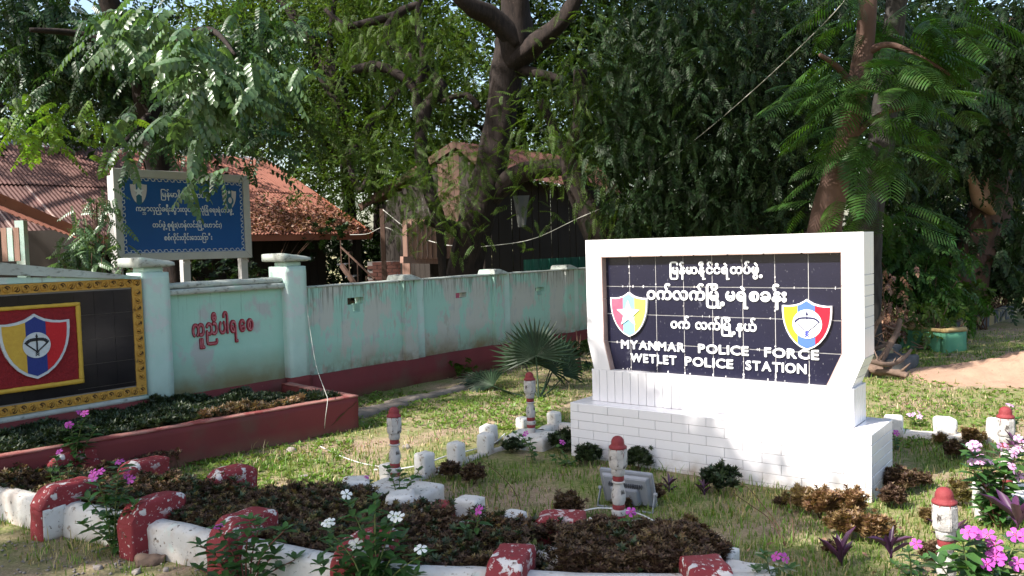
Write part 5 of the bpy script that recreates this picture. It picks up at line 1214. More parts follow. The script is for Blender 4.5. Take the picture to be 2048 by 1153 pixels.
    tree('right_tree','dark tree with a pale broken branch stub near the right edge','tree',
     [[(1925,680,14.4,84),(1938,560,14.3,72),(1955,480,14.3,64),(1980,390,14.2,60),(2000,300,14.1,52),(2010,180,14,44),(2020,40,14,34)],[(1960,520,14.2,50),(1990,450,14.4,44),(2010,380,14.5,34)],[(2000,260,14.1,22),(1940,180,13.6,14),(1890,150,13.2,8)]],
     [('crown',T_FERN,'lf_dark',[(1990,120,13.4,110,110,420),(1885,250,13.6,70,100,300),(2040,280,13.3,60,120,240),(2060,60,12.6,80,60,140),(1900,60,14,80,70,180),(2040,480,14,60,130,230),(1880,420,14.6,70,90,240)],dict(cl=.3))],M['bark_s'],jit=.2,n=14)
    t=bpy.data.objects['right_tree']; o=t.location; mb=MB()
    for l in ([(1985,420,13.9,22),(1965,398,13.7,34),(1950,375,13.6,22),(1938,335,13.5,9)],[(1968,395,13.7,20),(1972,370,13.7,16),(1965,342,13.7,8)],[(1945,372,13.6,8),(1925,345,13.5,4)]):
        P,rr=spline([(at(a,b,c)-o,w/2/F_PX*c) for a,b,c,w in l],5); mb.tube(P,rr,8,.4)
    st=mb.obj('broken_branch',M['bark_p'],t,True); st['label']='pale broken branch stub'
    # trees far behind
    g='trees far behind the houses'
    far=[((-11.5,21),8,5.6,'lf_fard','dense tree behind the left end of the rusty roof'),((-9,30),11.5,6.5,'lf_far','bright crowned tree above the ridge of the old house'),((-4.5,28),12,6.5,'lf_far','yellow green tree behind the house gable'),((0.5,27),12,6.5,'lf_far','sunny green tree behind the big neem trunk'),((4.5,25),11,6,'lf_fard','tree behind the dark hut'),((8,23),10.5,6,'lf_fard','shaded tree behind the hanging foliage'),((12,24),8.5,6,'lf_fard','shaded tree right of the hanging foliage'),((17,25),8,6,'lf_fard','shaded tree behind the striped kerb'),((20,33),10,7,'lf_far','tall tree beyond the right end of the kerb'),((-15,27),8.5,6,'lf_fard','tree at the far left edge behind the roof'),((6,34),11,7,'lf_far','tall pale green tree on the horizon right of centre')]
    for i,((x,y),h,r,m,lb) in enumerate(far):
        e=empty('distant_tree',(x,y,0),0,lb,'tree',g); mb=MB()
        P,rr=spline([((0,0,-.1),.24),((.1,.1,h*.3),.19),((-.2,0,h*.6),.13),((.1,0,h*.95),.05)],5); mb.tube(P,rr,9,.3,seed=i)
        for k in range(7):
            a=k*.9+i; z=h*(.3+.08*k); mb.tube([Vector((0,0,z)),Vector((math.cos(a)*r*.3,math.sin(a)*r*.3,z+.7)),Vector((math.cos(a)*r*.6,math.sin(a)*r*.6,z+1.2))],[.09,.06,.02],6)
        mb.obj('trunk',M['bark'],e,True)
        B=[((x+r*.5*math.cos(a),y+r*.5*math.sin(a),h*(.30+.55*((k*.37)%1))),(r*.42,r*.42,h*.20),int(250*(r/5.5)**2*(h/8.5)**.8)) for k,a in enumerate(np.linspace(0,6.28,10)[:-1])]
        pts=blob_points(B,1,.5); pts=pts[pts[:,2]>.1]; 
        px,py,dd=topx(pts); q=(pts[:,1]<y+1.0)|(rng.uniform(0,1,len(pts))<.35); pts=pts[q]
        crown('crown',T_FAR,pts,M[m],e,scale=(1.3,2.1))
trees()
def undergrowth():
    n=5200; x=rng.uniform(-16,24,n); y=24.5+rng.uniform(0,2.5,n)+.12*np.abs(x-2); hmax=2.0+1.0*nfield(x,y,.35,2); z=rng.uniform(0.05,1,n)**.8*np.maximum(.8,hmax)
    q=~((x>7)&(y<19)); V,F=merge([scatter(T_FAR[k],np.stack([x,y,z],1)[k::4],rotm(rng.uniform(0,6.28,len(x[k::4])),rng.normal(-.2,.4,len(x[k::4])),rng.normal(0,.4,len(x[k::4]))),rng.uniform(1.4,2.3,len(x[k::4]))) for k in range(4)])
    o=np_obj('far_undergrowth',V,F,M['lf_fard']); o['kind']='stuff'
undergrowth()
def shrub(name,label,cat,blobs,T,m,group=None,stems=5,**kw):
    p0=at(*blobs[0][:3]); e=empty(name,(p0.x,p0.y,0),0,label,cat,group); B=[]
    mb=MB()
    for px,py,Y,rx,ry,c in blobs:
        p=at(px,py,Y); sx=rx/F_PX*Y; sz=ry/F_PX*Y; B.append(((p.x,p.y,p.z),(sx,(sx+sz)*.45,sz),c))
        for k in range(stems):
            d=Vector((random.uniform(-1,1)*sx,random.uniform(-.6,.6)*sx,random.uniform(-.3,1)*sz)); mb.tube([Vector((random.uniform(-.1,.1),random.uniform(-.1,.1),0)),(p-e.location)*.6+d*.3,p-e.location+d],[.014,.01,.004],5)
    mb.obj('stems',M['twig'],e,True); pts=blob_points(B,1,kw.pop('cl',.15)); pts=pts[pts[:,2]>.05]
    crown('foliage',T,pts,M[m],e,**kw); return e
T_SMALL=compound(3,.16,.06,.034,leaf6,.3,55); T_LEAFY=rosette(6,leaf6,.10,.055,-.1,2,.04)
shrub('climbing_bush','sunlit heart leaved bush between the porch and the blue board','bush',[(180,490,11.2,42,50,110),(160,525,11,40,25,60),(205,425,11.3,18,30,22),(240,540,11,40,40,40),(175,430,11.3,25,30,20)],T_BIG,'lf_pale',scale=(.4,.65),cl=.13)
shrub('dark_shrub','dark shrub filling the gap under the blue board','bush',[(430,545,15.5,80,40,110),(330,550,15.5,70,30,70),(500,560,14.8,25,25,16),(640,470,19,50,30,50)],T_LEAFY,'lf_dark',scale=(.8,1.3))
g='shrubs on the right behind the sign'
shrub('leafy_shrub','large mid green shrub behind the green planter, right of the sign',"bush",[(1850,520,12.6,70,90,210),(1800,560,12.4,60,70,120),(1790,470,12.8,50,60,90),(1880,590,12.2,45,50,70)],T_FERN,'lf_flame',g,scale=(.7,1.1))
shrub('leafy_shrub','bright low bush behind the striped kerb',"bush",[(1960,605,13.4,50,24,60),(1930,620,13.0,30,18,20)],T_LEAFY,'lf_neem',g,scale=(.9,1.4))
shrub('leafy_shrub','straggly bush growing out of the green planter box',"bush",[(1860,650,11.2,45,30,46),(1830,690,10.6,22,25,14),(1880,625,11.2,35,25,24)],T_SMALL,'lf_neem',g,scale=(.9,1.3))
shrub('leafy_shrub','dry brownish undergrowth between log pile and shrubs',"bush",[(1780,640,11.6,50,45,120),(1900,650,12.4,45,18,50),(1760,600,12,30,50,60)],T_SMALL,'lf_dry',g,scale=(.7,1.0))
shrub('leafy_shrub','dark mass of shrubs under the right tree',"bush",[(2000,560,16,70,60,150),(2050,500,16,60,90,150),(1870,480,16.5,60,70,150),(1780,400,16,70,70,160)],T_LEAFY,'lf_fard',g,scale=(1.4,2.2))
shrub('leafy_shrub','dark undergrowth behind the sign between leaning trunk and reddish trunk',"bush",[(1350,480,15,120,50,260),(1500,480,15,100,50,220),(1280,440,15,50,60,100)],T_LEAFY,'lf_fard',g,scale=(1.3,2.0))
shrub('weed','small heart leaved weed against the red wall base',"plant",[(918,750,9.9,22,18,22)],T_LEAFY,'lf_neem',None,scale=(.45,.7),cl=.06)
shrub('weed','leafy weeds between the palm and the sign plinth along the wall',"plant",[(1150,715,10.2,30,35,30),(1165,690,10.8,15,30,14)],T_LEAFY,'lf_dark',None,scale=(.6,.9),cl=.1)
# ------------------------------------------------------------------ fan palms
def fan_palm(label,base,fronds,m='lf_palm'):
    e=empty('fan_palm',base,0,label,'palm','fan palms'); b=Vector(base)
    for (px,py,Y,r,nrm,spread,nb) in fronds:
        c=at(px,py,Y)-b; rad=r/F_PX*Y; n=Vector(nrm).normalized(); upv=(Vector((c.x,c.y,c.z+.05)).normalized()); u=(upv-n*upv.dot(n)).normalized(); w=n.cross(u); mb=MB()
        for k in range(nb):
            a=R(spread)*(k/(nb-1)-.5); d=(u*math.cos(a)+w*math.sin(a)); s=d.cross(n).normalized(); L=rad*(1-.18*abs(a)/R(spread)*2*.8)*random.uniform(.9,1.05); ww=rad*.040
            q0=c; q1=c+d*L*.55+n*.01; q2=c+d*L+Vector((0,0,-.04*L))-n*.02
            mb.add([q0-s*ww*.4,q1-s*ww+n*.012,q2,q1+s*ww+n*.012,q0+s*ww*.4,q1],[(0,1,5,4),(1,2,5),(4,5,3),(5,2,3)])
        f=mb.obj('frond',M[m],e); pt=MB(); pt.tube([Vector((0,0,0)),c*.5+Vector((0,0,-.02)),c],[.012,.009,.006],6); pt.obj('petiole',M['lf_palm'],f,True)
    return e
fan_palm('fan palm with a large round spiky frond, in front of the red wall base',tuple(ground(1078,800)),[(1072,712,8.75,88,(-.1,-1,.15),215,28),(1050,728,8.9,85,(.2,-1,.5),190,22),(985,772,8.9,75,(-.2,-.6,1),150,18),(1100,740,9.0,60,(.3,-1,.3),200,16),(1110,730,9.2,95,(.45,-.7,.4),120,16),(1128,752,9.0,62,(.5,-.8,.5),110,12),(960,765,9.1,60,(0,-.5,1),150,14)])
fan_palm('dark spiky fan palm beyond the right edge of the sign',tuple(ground(1790,690)),[(1795,560,12.6,66,(-.2,-1,.2),260,26),(1775,610,12.5,55,(-.3,-1,.3),200,18),(1835,575,12.8,60,(.4,-1,.3),220,20)],'lf_fard')
# ------------------------------------------------------------------ bedding, small plants, grass
T_ROS=rosette(5,leaf4,.026,.0100,.30,2,.012)
T_ROS2=rosette(6,leaf4,.034,.014,.35,2,.012)
def inpoly(x,y,poly):
    c=np.zeros(len(x),bool); n=len(poly)
    for i in range(n):
        x0,y0=poly[i];x1,y1=poly[(i+1)%n]; q=((y0>y)!=(y1>y))&(x<(x1-x0)*(y-y0)/(y1-y0+1e-12)+x0); c^=q
    return c
def bedding(name,poly,n,hbase,hvar,T,m,z0=0,sc=(.8,1.25),frac2=None,kill=None,seed=0):
    xs=[p[0] for p in poly];ys=[p[1] for p in poly]; x=rng.uniform(min(xs),max(xs),n*3);y=rng.uniform(min(ys),max(ys),n*3); q=inpoly(x,y,poly); x=x[q][:n];y=y[q][:n]
    h=hbase+hvar*nfield(x,y,3.2,seed)+hvar*.45*nfield(x,y,11,seed+5)
    if kill is not None: q=kill(x,y); x,y,h=x[q],y[q],h[q]
    z=z0+np.maximum(.02,h)*(rng.uniform(0,1,len(x))**.28); k=len(x)
    P=np.stack([x,y,z],1); V,F=scatter(T,P,rotm(rng.uniform(0,6.28,k),rng.normal(0,.35,k),rng.normal(0,.35,k)),rng.uniform(*sc,k))
    o=np_obj(name,V,F,M[m]); o['kind']='stuff'; return o
bed=[(-4.2,5.60),(-3.1,4.98),(-2.60,4.76),(-1.97,4.41),(-1.43,4.09),(-.93,3.83),(-.5,3.63),(-.15,3.57),(.30,3.47),(.72,3.44),(.86,3.66),(.62,3.88),(.50,3.93),(.30,3.98),(.10,4.10),(-.05,4.14),(-.30,4.16),(-.42,4.38),(-.62,4.48),(-.80,4.72),(-1.06,4.84),(-1.40,4.80),(-1.70,4.93),(-2.35,5.24),(-2.98,5.55),(-3.6,6.2),(-4.6,6.9)]
gap=lambda x,y: ~(((abs(x-.14)<.10)&(abs(y-3.86)<.13)))
bedding('bronze_bedding',bed,30000,.185,.085,T_ROS,'lf_brown',kill=gap,seed=1)
bedding('bronze_bedding',[(.18,3.50),(.80,3.46),(.95,3.66),(.70,3.95),(.42,3.98),(.18,3.80)],4200,.24,.06,T_ROS,'lf_brown',seed=3)
bedding('green_bedding_shoots',bed,1900,.20,.09,T_ROS2,'lf_bedg',kill=gap,seed=1)
bedding('pale_bedding_tips',bed,2600,.215,.085,T_ROS,'lf_olive',kill=gap,seed=1,sc=(.6,1.0))
def plpoly(P): return [tuple(pl(x,y)[:2]) for x,y in P]
bedding('planter_bedding',plpoly([(-2.9,.09),(-.1,.09),(-.3,.55),(-1.0,1.2),(-2.9,1.5)]),9000,.10,.075,T_ROS2,'lf_bedg',z0=.20,sc=(1.0,1.7),seed=9)
bedding('sunlit_tan_bedding',plpoly([(-1.35,.09),(-.45,.09),(-.45,.22),(-1.35,.24)]),520,.13,.06,T_ROS2,'lf_tan',z0=.20,sc=(1,1.6),seed=12)  # sunlit tops of the planter bushes, light carried by leaf colour
bedding('far_left_bedding',[(-4.6,5.9),(-3.1,5.7),(-2.4,5.9),(-3.3,6.6),(-4.9,7.4)],4500,.16,.06,T_ROS,'lf_brown',seed=14)
# little bushes inside the sign bed
def make_bushlet(m,seed):
    n=230; d=rng.normal(size=(n,3)); d/=np.linalg.norm(d,axis=1)[:,None]; d[:,2]=abs(d[:,2]); P=d*np.array([1,1,1.05])*(rng.uniform(.35,1.15,(n,1))**.6)*.10*(1+.35*np.sin(d[:,:1]*7+seed)*np.cos(d[:,1:2]*5))+np.array([0,0,.05])
    V,F=scatter(T_ROS2,P,rotm(np.arctan2(d[:,1],d[:,0]),rng.normal(.1,.4,n),rng.normal(0,.3,n)),rng.uniform(.7,1.2,n)); me=np_obj('foliage',V,F,M[m]); return me
bm_=[make_bushlet('lf_brown',1),make_bushlet('lf_bedg',2),make_bushlet('lf_olive',3)]; used=[0,0,0]
BU=[(900,958,30,0,'dark bronze tuft right of the left bollard, on bare soil edge'),(948,968,34,0,'bronze tuft on a bent stem in the middle of the lawn'),(1025,908,28,1,'green bronze bushlet before the far bollard slab'),(1128,905,40,1,'dark bushlet against the left end of the sign plinth'),(1178,930,36,1,'green topped bushlet at the plinth, left of the middle bollard'),(1277,940,40,1,'round bushlet at the plinth with an orange dead leaf'),(1305,1005,34,0,'bronze bushlet partly hidden right of the floodlight'),(1245,1020,26,0,'bronze bushlet seen under the floodlight'),(1440,985,50,1,'wide dark bushlet at the plinth, beside the purple leaved plants'),(1138,1038,46,0,'bronze bushlet above the speckled red block'),(1640,1035,50,2,'olive bronze bushlet at the plinth corner, left of the pair'),(1600,1020,40,2,'olive bushlet touching the sunlit plinth front'),(1700,1035,50,2,'olive bronze bushlet below the plinth corner'),(1690,1075,50,2,'largest reddish olive bushlet in the sunny lawn'),(1750,1085,50,2,'reddish bushlet right next to the largest olive one'),(1785,1015,38,0,'copper bushlet at the shaded foot of the plinth side'),(1800,985,44,0,'dark bronze bushlet along the plinth side in shade'),(1845,975,26,0,'small dark bushlet in the sign shadow'),(1912,918,32,0,'dark bushlet by the sunlit kerb strip, right of the sign'),(1880,890,20,2,'small copper bushlet below the free standing edging stone'),(1945,890,30,2,'copper bushlet at the foot of the lilac flowers'),(1925,1010,42,2,'copper bushlet left of the lilac flowering bush'),(1862,1050,30,2,'copper bushlet beside the closest bollard'),(1870,1130,40,0,'dark copper bushlet at the foot of the closest bollard'),(1380,1052,20,2,'tiny dry bushlet in the shaded lawn'),(1560,1015,18,0,'tiny bronze bushlet left of the olive row'),(1660,1110,24,0,'dark tuft beside the purple leaved plant in front')]
for px,py,s,v,lb in BU:
    p=ground(px,py); sc=s/F_PX*p.y/.11*.72
    e=empty('bushlet',(p.x,p.y,0),random.uniform(0,6),lb,'bush','small bronze bushes around the sign',sc)
    if used[v]==0: o=bm_[v]; used[v]=1; o.parent=e
    else: o=bm_[v].copy(); COL.objects.link(o); o.parent=e
    st=MB(); [st.tube([Vector((0,0,-.01)),Vector((random.uniform(-.05,.05),random.uniform(-.05,.05),.07))],[.004,.002],4) for _ in range(4)]; st.obj('stems',M['twig'],e)
# periwinkles
def petals(n=5,L=.021,W=.0145,name='flower'):
    V=[];F=[];mi=[];k=0
    for i in range(n):
        a=2*math.pi*i/n; c,s=math.cos(a),math.sin(a)
        P=[(0.002,0,0),(L*.45,-W*.42,.001),(L*.85,-W*.52,-.001),(L,-W*.1,-.002),(L*.9,W*.5,-.003),(L*.45,W*.36,.0)]
        V+=[(x*c-y*s,x*s+y*c,z+.0004*i) for x,y,z in P]; F.append(tuple(range(k,k+6))); mi.append(0); k+=6
    V+=[(.003*math.cos(j*1.257),.003*math.sin(j*1.257),.0025) for j in range(5)]; F.append(tuple(range(k,k+5))); mi.append(1)
    return V,F,mi
PV=petals(); flm={}
def flower(parent,loc,nrm,col,s):
    if col not in flm:
        o=mesh_obj('flower',PV[0],PV[1],[M[col],M['pet_eye'] if col!='pet_w' else M['lf_lime']],parent,False,PV[2]); flm[col]=o.data
    else: o=bpy.data.objects.new('flower',flm[col]); link(o,parent)
    o.location=loc; o.rotation_euler=Vector(nrm).to_track_quat('Z','Y').to_euler(); o.rotation_euler.rotate_axis('Z',random.uniform(0,6)); o.scale=(s,)*3
def periwinkle(base,label,stems,col,fl,L=.082,W=.034,fs=1.0,red=False):
    """stems: list of tip offsets (x,y,z); fl: stems carrying flowers (index:count)"""
    e=empty('periwinkle',base,0,label,'flowering plant','periwinkles'); mb=MB(); parts=[]
    for i,t in enumerate(stems):
        t=Vector(t); b=Vector((random.uniform(-.02,.02),random.uniform(-.02,.02),-.01)); mid=b.lerp(t,.5)+Vector((-t.x*.12,-t.y*.12,t.z*.12)); P,rr=spline([(b,.0045),(mid,.0035),(t,.002)],6); mb.tube(P,rr,5)
        n=max(3,int(t.length/.035))
        for k in range(n):
            f=.30+.70*k/n; p=P[min(len(P)-1,int(f*(len(P)-1)))]; a0=k*1.57+i+random.uniform(-.3,.3)
            for sg in (0,math.pi):
                parts.append(scatter(leaf6(L,W,.05,.18),np.array([tuple(p)]),rotm(np.array([a0+sg]),np.array([random.uniform(-.1,.45)]),np.array([random.uniform(-.3,.3)])),[random.uniform(.75,1.12)]))
        a=np.arange(5)*1.257+i; parts.append(scatter(leaf6(L*.85,W,.05,.12),np.repeat([tuple(t)],5,0),rotm(a,rng.uniform(.3,.8,5),np.zeros(5)),rng.uniform(.6,1,5)))
    mb.obj('stems',M['stem_r' if red else 'stem_g'],e,True); V,F=merge(parts); np_obj('foliage',V,F,M['lf_peri'],e)
    for i,c in fl.items():
        t=Vector(stems[i])
        for k in range(max(1,(c+1)//2)):
            d=Vector((random.uniform(-.035,.035),random.uniform(-.05,.0),.022+random.uniform(0,.03))); flower(e,t+d,(random.uniform(-.8,.8),-.6+random.uniform(-.5,.4),.8),col,fs*random.uniform(1.0,1.45))
    return e
def PS(px,py,tips,Y=None):
    """plant base from the picture; tips given as picture points converted to offsets near the base depth"""
    b=ground(px,py) if Y is None else Vector((at(px,py,Y).x,Y,0)); out=[]
    for k,(tx,ty) in enumerate(tips):
        p=at(tx,ty,b.y+((k*37)%5-2)*.03); out.append(tuple(p-b))
    return tuple(b),out
def peri(px,py,tips,label,col,fl,Y=None,**k):
    b,s=PS(px,py,tips,Y); return periwinkle(b,label,s,col,fl,**k)
peri(232,1108,[(195,960),(255,965),(175,1000),(240,930),(165,1050),(270,1010),(215,1000),(200,1060),(280,1050)],'tall magenta periwinkle in front of the second red post','pet_mag',{0:5,1:3,3:0})
peri(490,1200,[(438,1060),(400,1090),(520,1050),(570,1060),(470,1080),(430,1130),(550,1110),(590,1120),(500,1040),(400,1140)],'leafy periwinkle before the third red post with one mauve and one white flower','pet_mag',{0:1},red=True)
peri(752,1230,[(655,1060),(790,1045),(700,1010),(750,1000),(715,1100),(845,1110),(690,1140),(800,1080),(640,1130),(765,1060),(830,1150),(740,1130),(660,1090),(780,1120)],'big white flowering periwinkle at the bottom left of centre','pet_w',{0:4,1:3,2:2,4:2,5:2},fs=1.05)
peri(728,1015,[(740,965),(715,985),(755,985)],'short periwinkle with one small magenta flower before the left bollard slab','pet_mag',{0:1},L=.05)
peri(803,1022,[(775,938),(838,942),(800,945)],'spindly plant with three leaf whorls in front of the left bollard','pet_w',{},L=.055)
peri(150,905,[(168,838),(143,858),(190,860),(155,880),(135,885)],'magenta periwinkle before the planter, left of the white topped block','pet_mag',{0:3,1:4},Y=5.6)
peri(128,960,[(112,918),(140,935),(100,945)],'low periwinkle in the bronze bed with one purple flower by the first red post','pet_mag',{0:1},Y=5.0,L=.05)
peri(945,1100,[(957,1030),(930,1060),(975,1062),(945,1070)],'young periwinkle with big fresh leaves and one purple flower in the bronze bed','pet_mag',{0:1},Y=3.95,L=.07,W=.03)
peri(1070,928,[(1045,875),(1030,868),(1060,880)],'bent thin periwinkle with a single flower before the far bollard','pet_mag',{0:1},L=.05)
peri(1140,935,[(1115,895),(1150,925),(1105,915)],'small periwinkle with one flower by the left end of the plinth','pet_mag',{0:1},L=.045)
peri(1258,1085,[(1262,1032),(1240,1055),(1285,1050)],'periwinkle with one pale purple flower in front of the floodlight','pet_mag',{0:1},Y=3.95,L=.06)
peri(1172,1175,[(1165,1115),(1190,1130),(1150,1140),(1180,1105)],'small leafy periwinkle by the bottom edge beside the front slab','pet_mag',{3:1},L=.05)
peri(1555,1220,[(1558,1125),(1530,1110),(1580,1140),(1510,1140)],'periwinkle with a magenta bloom at the bottom edge below the plinth','pet_mag',{0:3},L=.07,W=.028)
peri(1830,1180,[(1818,1105),(1850,1120),(1790,1130),(1870,1140)],'periwinkle with a single pink flower left of the closest bollard','pet_mag',{0:1},L=.07,W=.028)
peri(1960,1260,[(1925,1085),(1958,1080),(1905,1120),(1990,1130),(2030,1090),(1945,1140),(2045,1140),(1880,1130),(1975,1100),(2010,1150)],'large magenta periwinkle clump in the bottom right corner','pet_mag',{0:4,1:4,3:5,4:4,5:2,6:4,8:2},L=.09,W=.038,fs=1.1,Y=2.95)
peri(1995,1035,[(1945,940),(1975,935),(2000,905),(2030,915),(1960,975),(2010,950),(2040,960),(1985,990),(2045,890),(2020,1000),(1940,900),(1955,1010),(2050,1010)],'pale lilac flowering bush around the sunlit right bollard','pet_pale',{0:4,1:4,2:4,3:4,4:3,5:3,6:3,8:3,10:4},L=.095,W=.042,Y=4.35,fs=1.1,red=True)
peri(1832,862,[(1820,835),(1842,838),(1830,850)],'small pale flowered periwinkle on the lawn beyond the kerb right of the sign','pet_pale',{0:3,1:3},Y=6.75,L=.05)
peri(2020,870,[(2018,822),(2035,840),(2025,850)],'thin periwinkle with one pale bloom behind the sunlit right bollard','pet_pale',{0:1},Y=5.4,L=.05)
peri(1792,895,[(1787,870),(1795,880)],'tiny shaded periwinkle at the far right foot of the plinth','pet_mag',{0:1},Y=6.0,L=.035)
# purple hearts
def purple(px,py,s,label,Y=None,tilt=0):
    p=ground(px,py) if Y is None else Vector((at(px,py,Y).x,Y,max(0,at(px,py,Y).z))); e=empty('purple_heart',p,0,label,'purple leaved plant','purple leaved plants'); n=7; a=np.arange(n)*2.4+px
    V,F=scatter(leaf6(.16,.036,.12,.05),np.stack([0*a,0*a,np.linspace(0,.05,n)],1),rotm(a,rng.uniform(.45,1.15,n),rng.normal(0,.3,n)),rng.uniform(.7,1.1,n)*s); np_obj('leaves',V,F,M['lf_purp'],e)
    mb=MB(); mb.tube([Vector((0,0,-.01)),Vector((.004,0,.06*s))],[.006,.005],6); mb.obj('stem',M['lf_purp'],e,True)
purple(1338,985,.55,'small purple leaved plant at the plinth, left of the pair'); purple(1408,990,.55,'small purple leaved plant beside the wide dark bushlet'); purple(1682,1130,.95,'large dark purple plant in front of the olive bushlets'); purple(1782,1112,.8,'upright purple plant at the edge of the sunlit grass',Y=3.72)
purple(1700,1062,.5,'pinkish purple shoot growing through the olive bushlets'); purple(2035,1055,1.15,'large purple plant at the right edge below the lilac flowers',Y=3.75); purple(2030,905,.7,'single purple blades beside the sunlit right bollard',Y=4.6); purple(1905,1105,.9,'purple leaves at the foot of the closest bollard',Y=3.3)
# bare sprigs and twigs
def sprig(label,pts,r=.003,m='twig',leaves=()):
    w=[ground(pts[0][0],pts[0][1])]; Y=w[0].y
    for k,(a,b) in enumerate(pts[1:]): w.append(at(a,b,Y+.05*(k+1)))
    o=w[0].copy(); P,rr=spline([(p-o,r*(1-.6*k/len(w))) for k,p in enumerate(w)],6); e=empty('sprig',o,0,label,'twig','thin bare stems in the lawn'); mb=MB(); mb.tube(P,rr,5); mb.obj('stem',M[m],e,True)
    if leaves:
        pp=[];k=0
        for f,mm in leaves: pp.append(tuple(P[int(f*(len(P)-1))]))
        a=rng.uniform(0,6.28,len(pp)); V,F=scatter(leaf6(.045,.022,.05,.2),np.array(pp),rotm(a,rng.normal(-.2,.4,len(pp)),rng.normal(0,.3,len(pp))),rng.uniform(.7,1.1,len(pp))); np_obj('foliage',V,F,M[leaves[0][1]],e)
sprig('long bare stem leaning left in front of the plinth',[(1570,1092),(1540,1040),(1500,1010),(1468,985),(1488,972)],leaves=[(.9,'lf_neem'),(1,'lf_neem'),(.95,'lf_neem'),(.5,'lf_dry')])
sprig('second bare stem crossing the first below the plinth',[(1572,1094),(1555,1050),(1525,1010),(1500,980),(1485,970)],leaves=[(1,'lf_neem'),(.9,'lf_neem')])
sprig('pale green sprig standing before the sunlit plinth',[(1588,1085),(1585,1040),(1580,1000),(1584,985)],leaves=[(1,'lf_neem'),(.95,'lf_neem'),(.6,'lf_neem'),(.55,'lf_neem'),(.5,'lf_neem')])
sprig('arching stem with small leaves in the shaded lawn',[(1042,1022),(1030,985),(1000,950),(968,925)],leaves=[(1,'lf_neem'),(.8,'lf_neem'),(.7,'lf_neem'),(.5,'lf_dry'),(.3,'lf_dry')])
sprig('straight dark grass stalk leaning over the bronze bed',[(655,1010),(690,960),(745,905)],.002,'stem_g'); sprig('dark stalk rising from the bronze bed left of the lawn',[(640,980),(632,940),(625,900)],.002,'stem_g')
sprig('thin root crossing the soil at the plinth left end',[(1105,938),(1130,930),(1165,920)],.004)
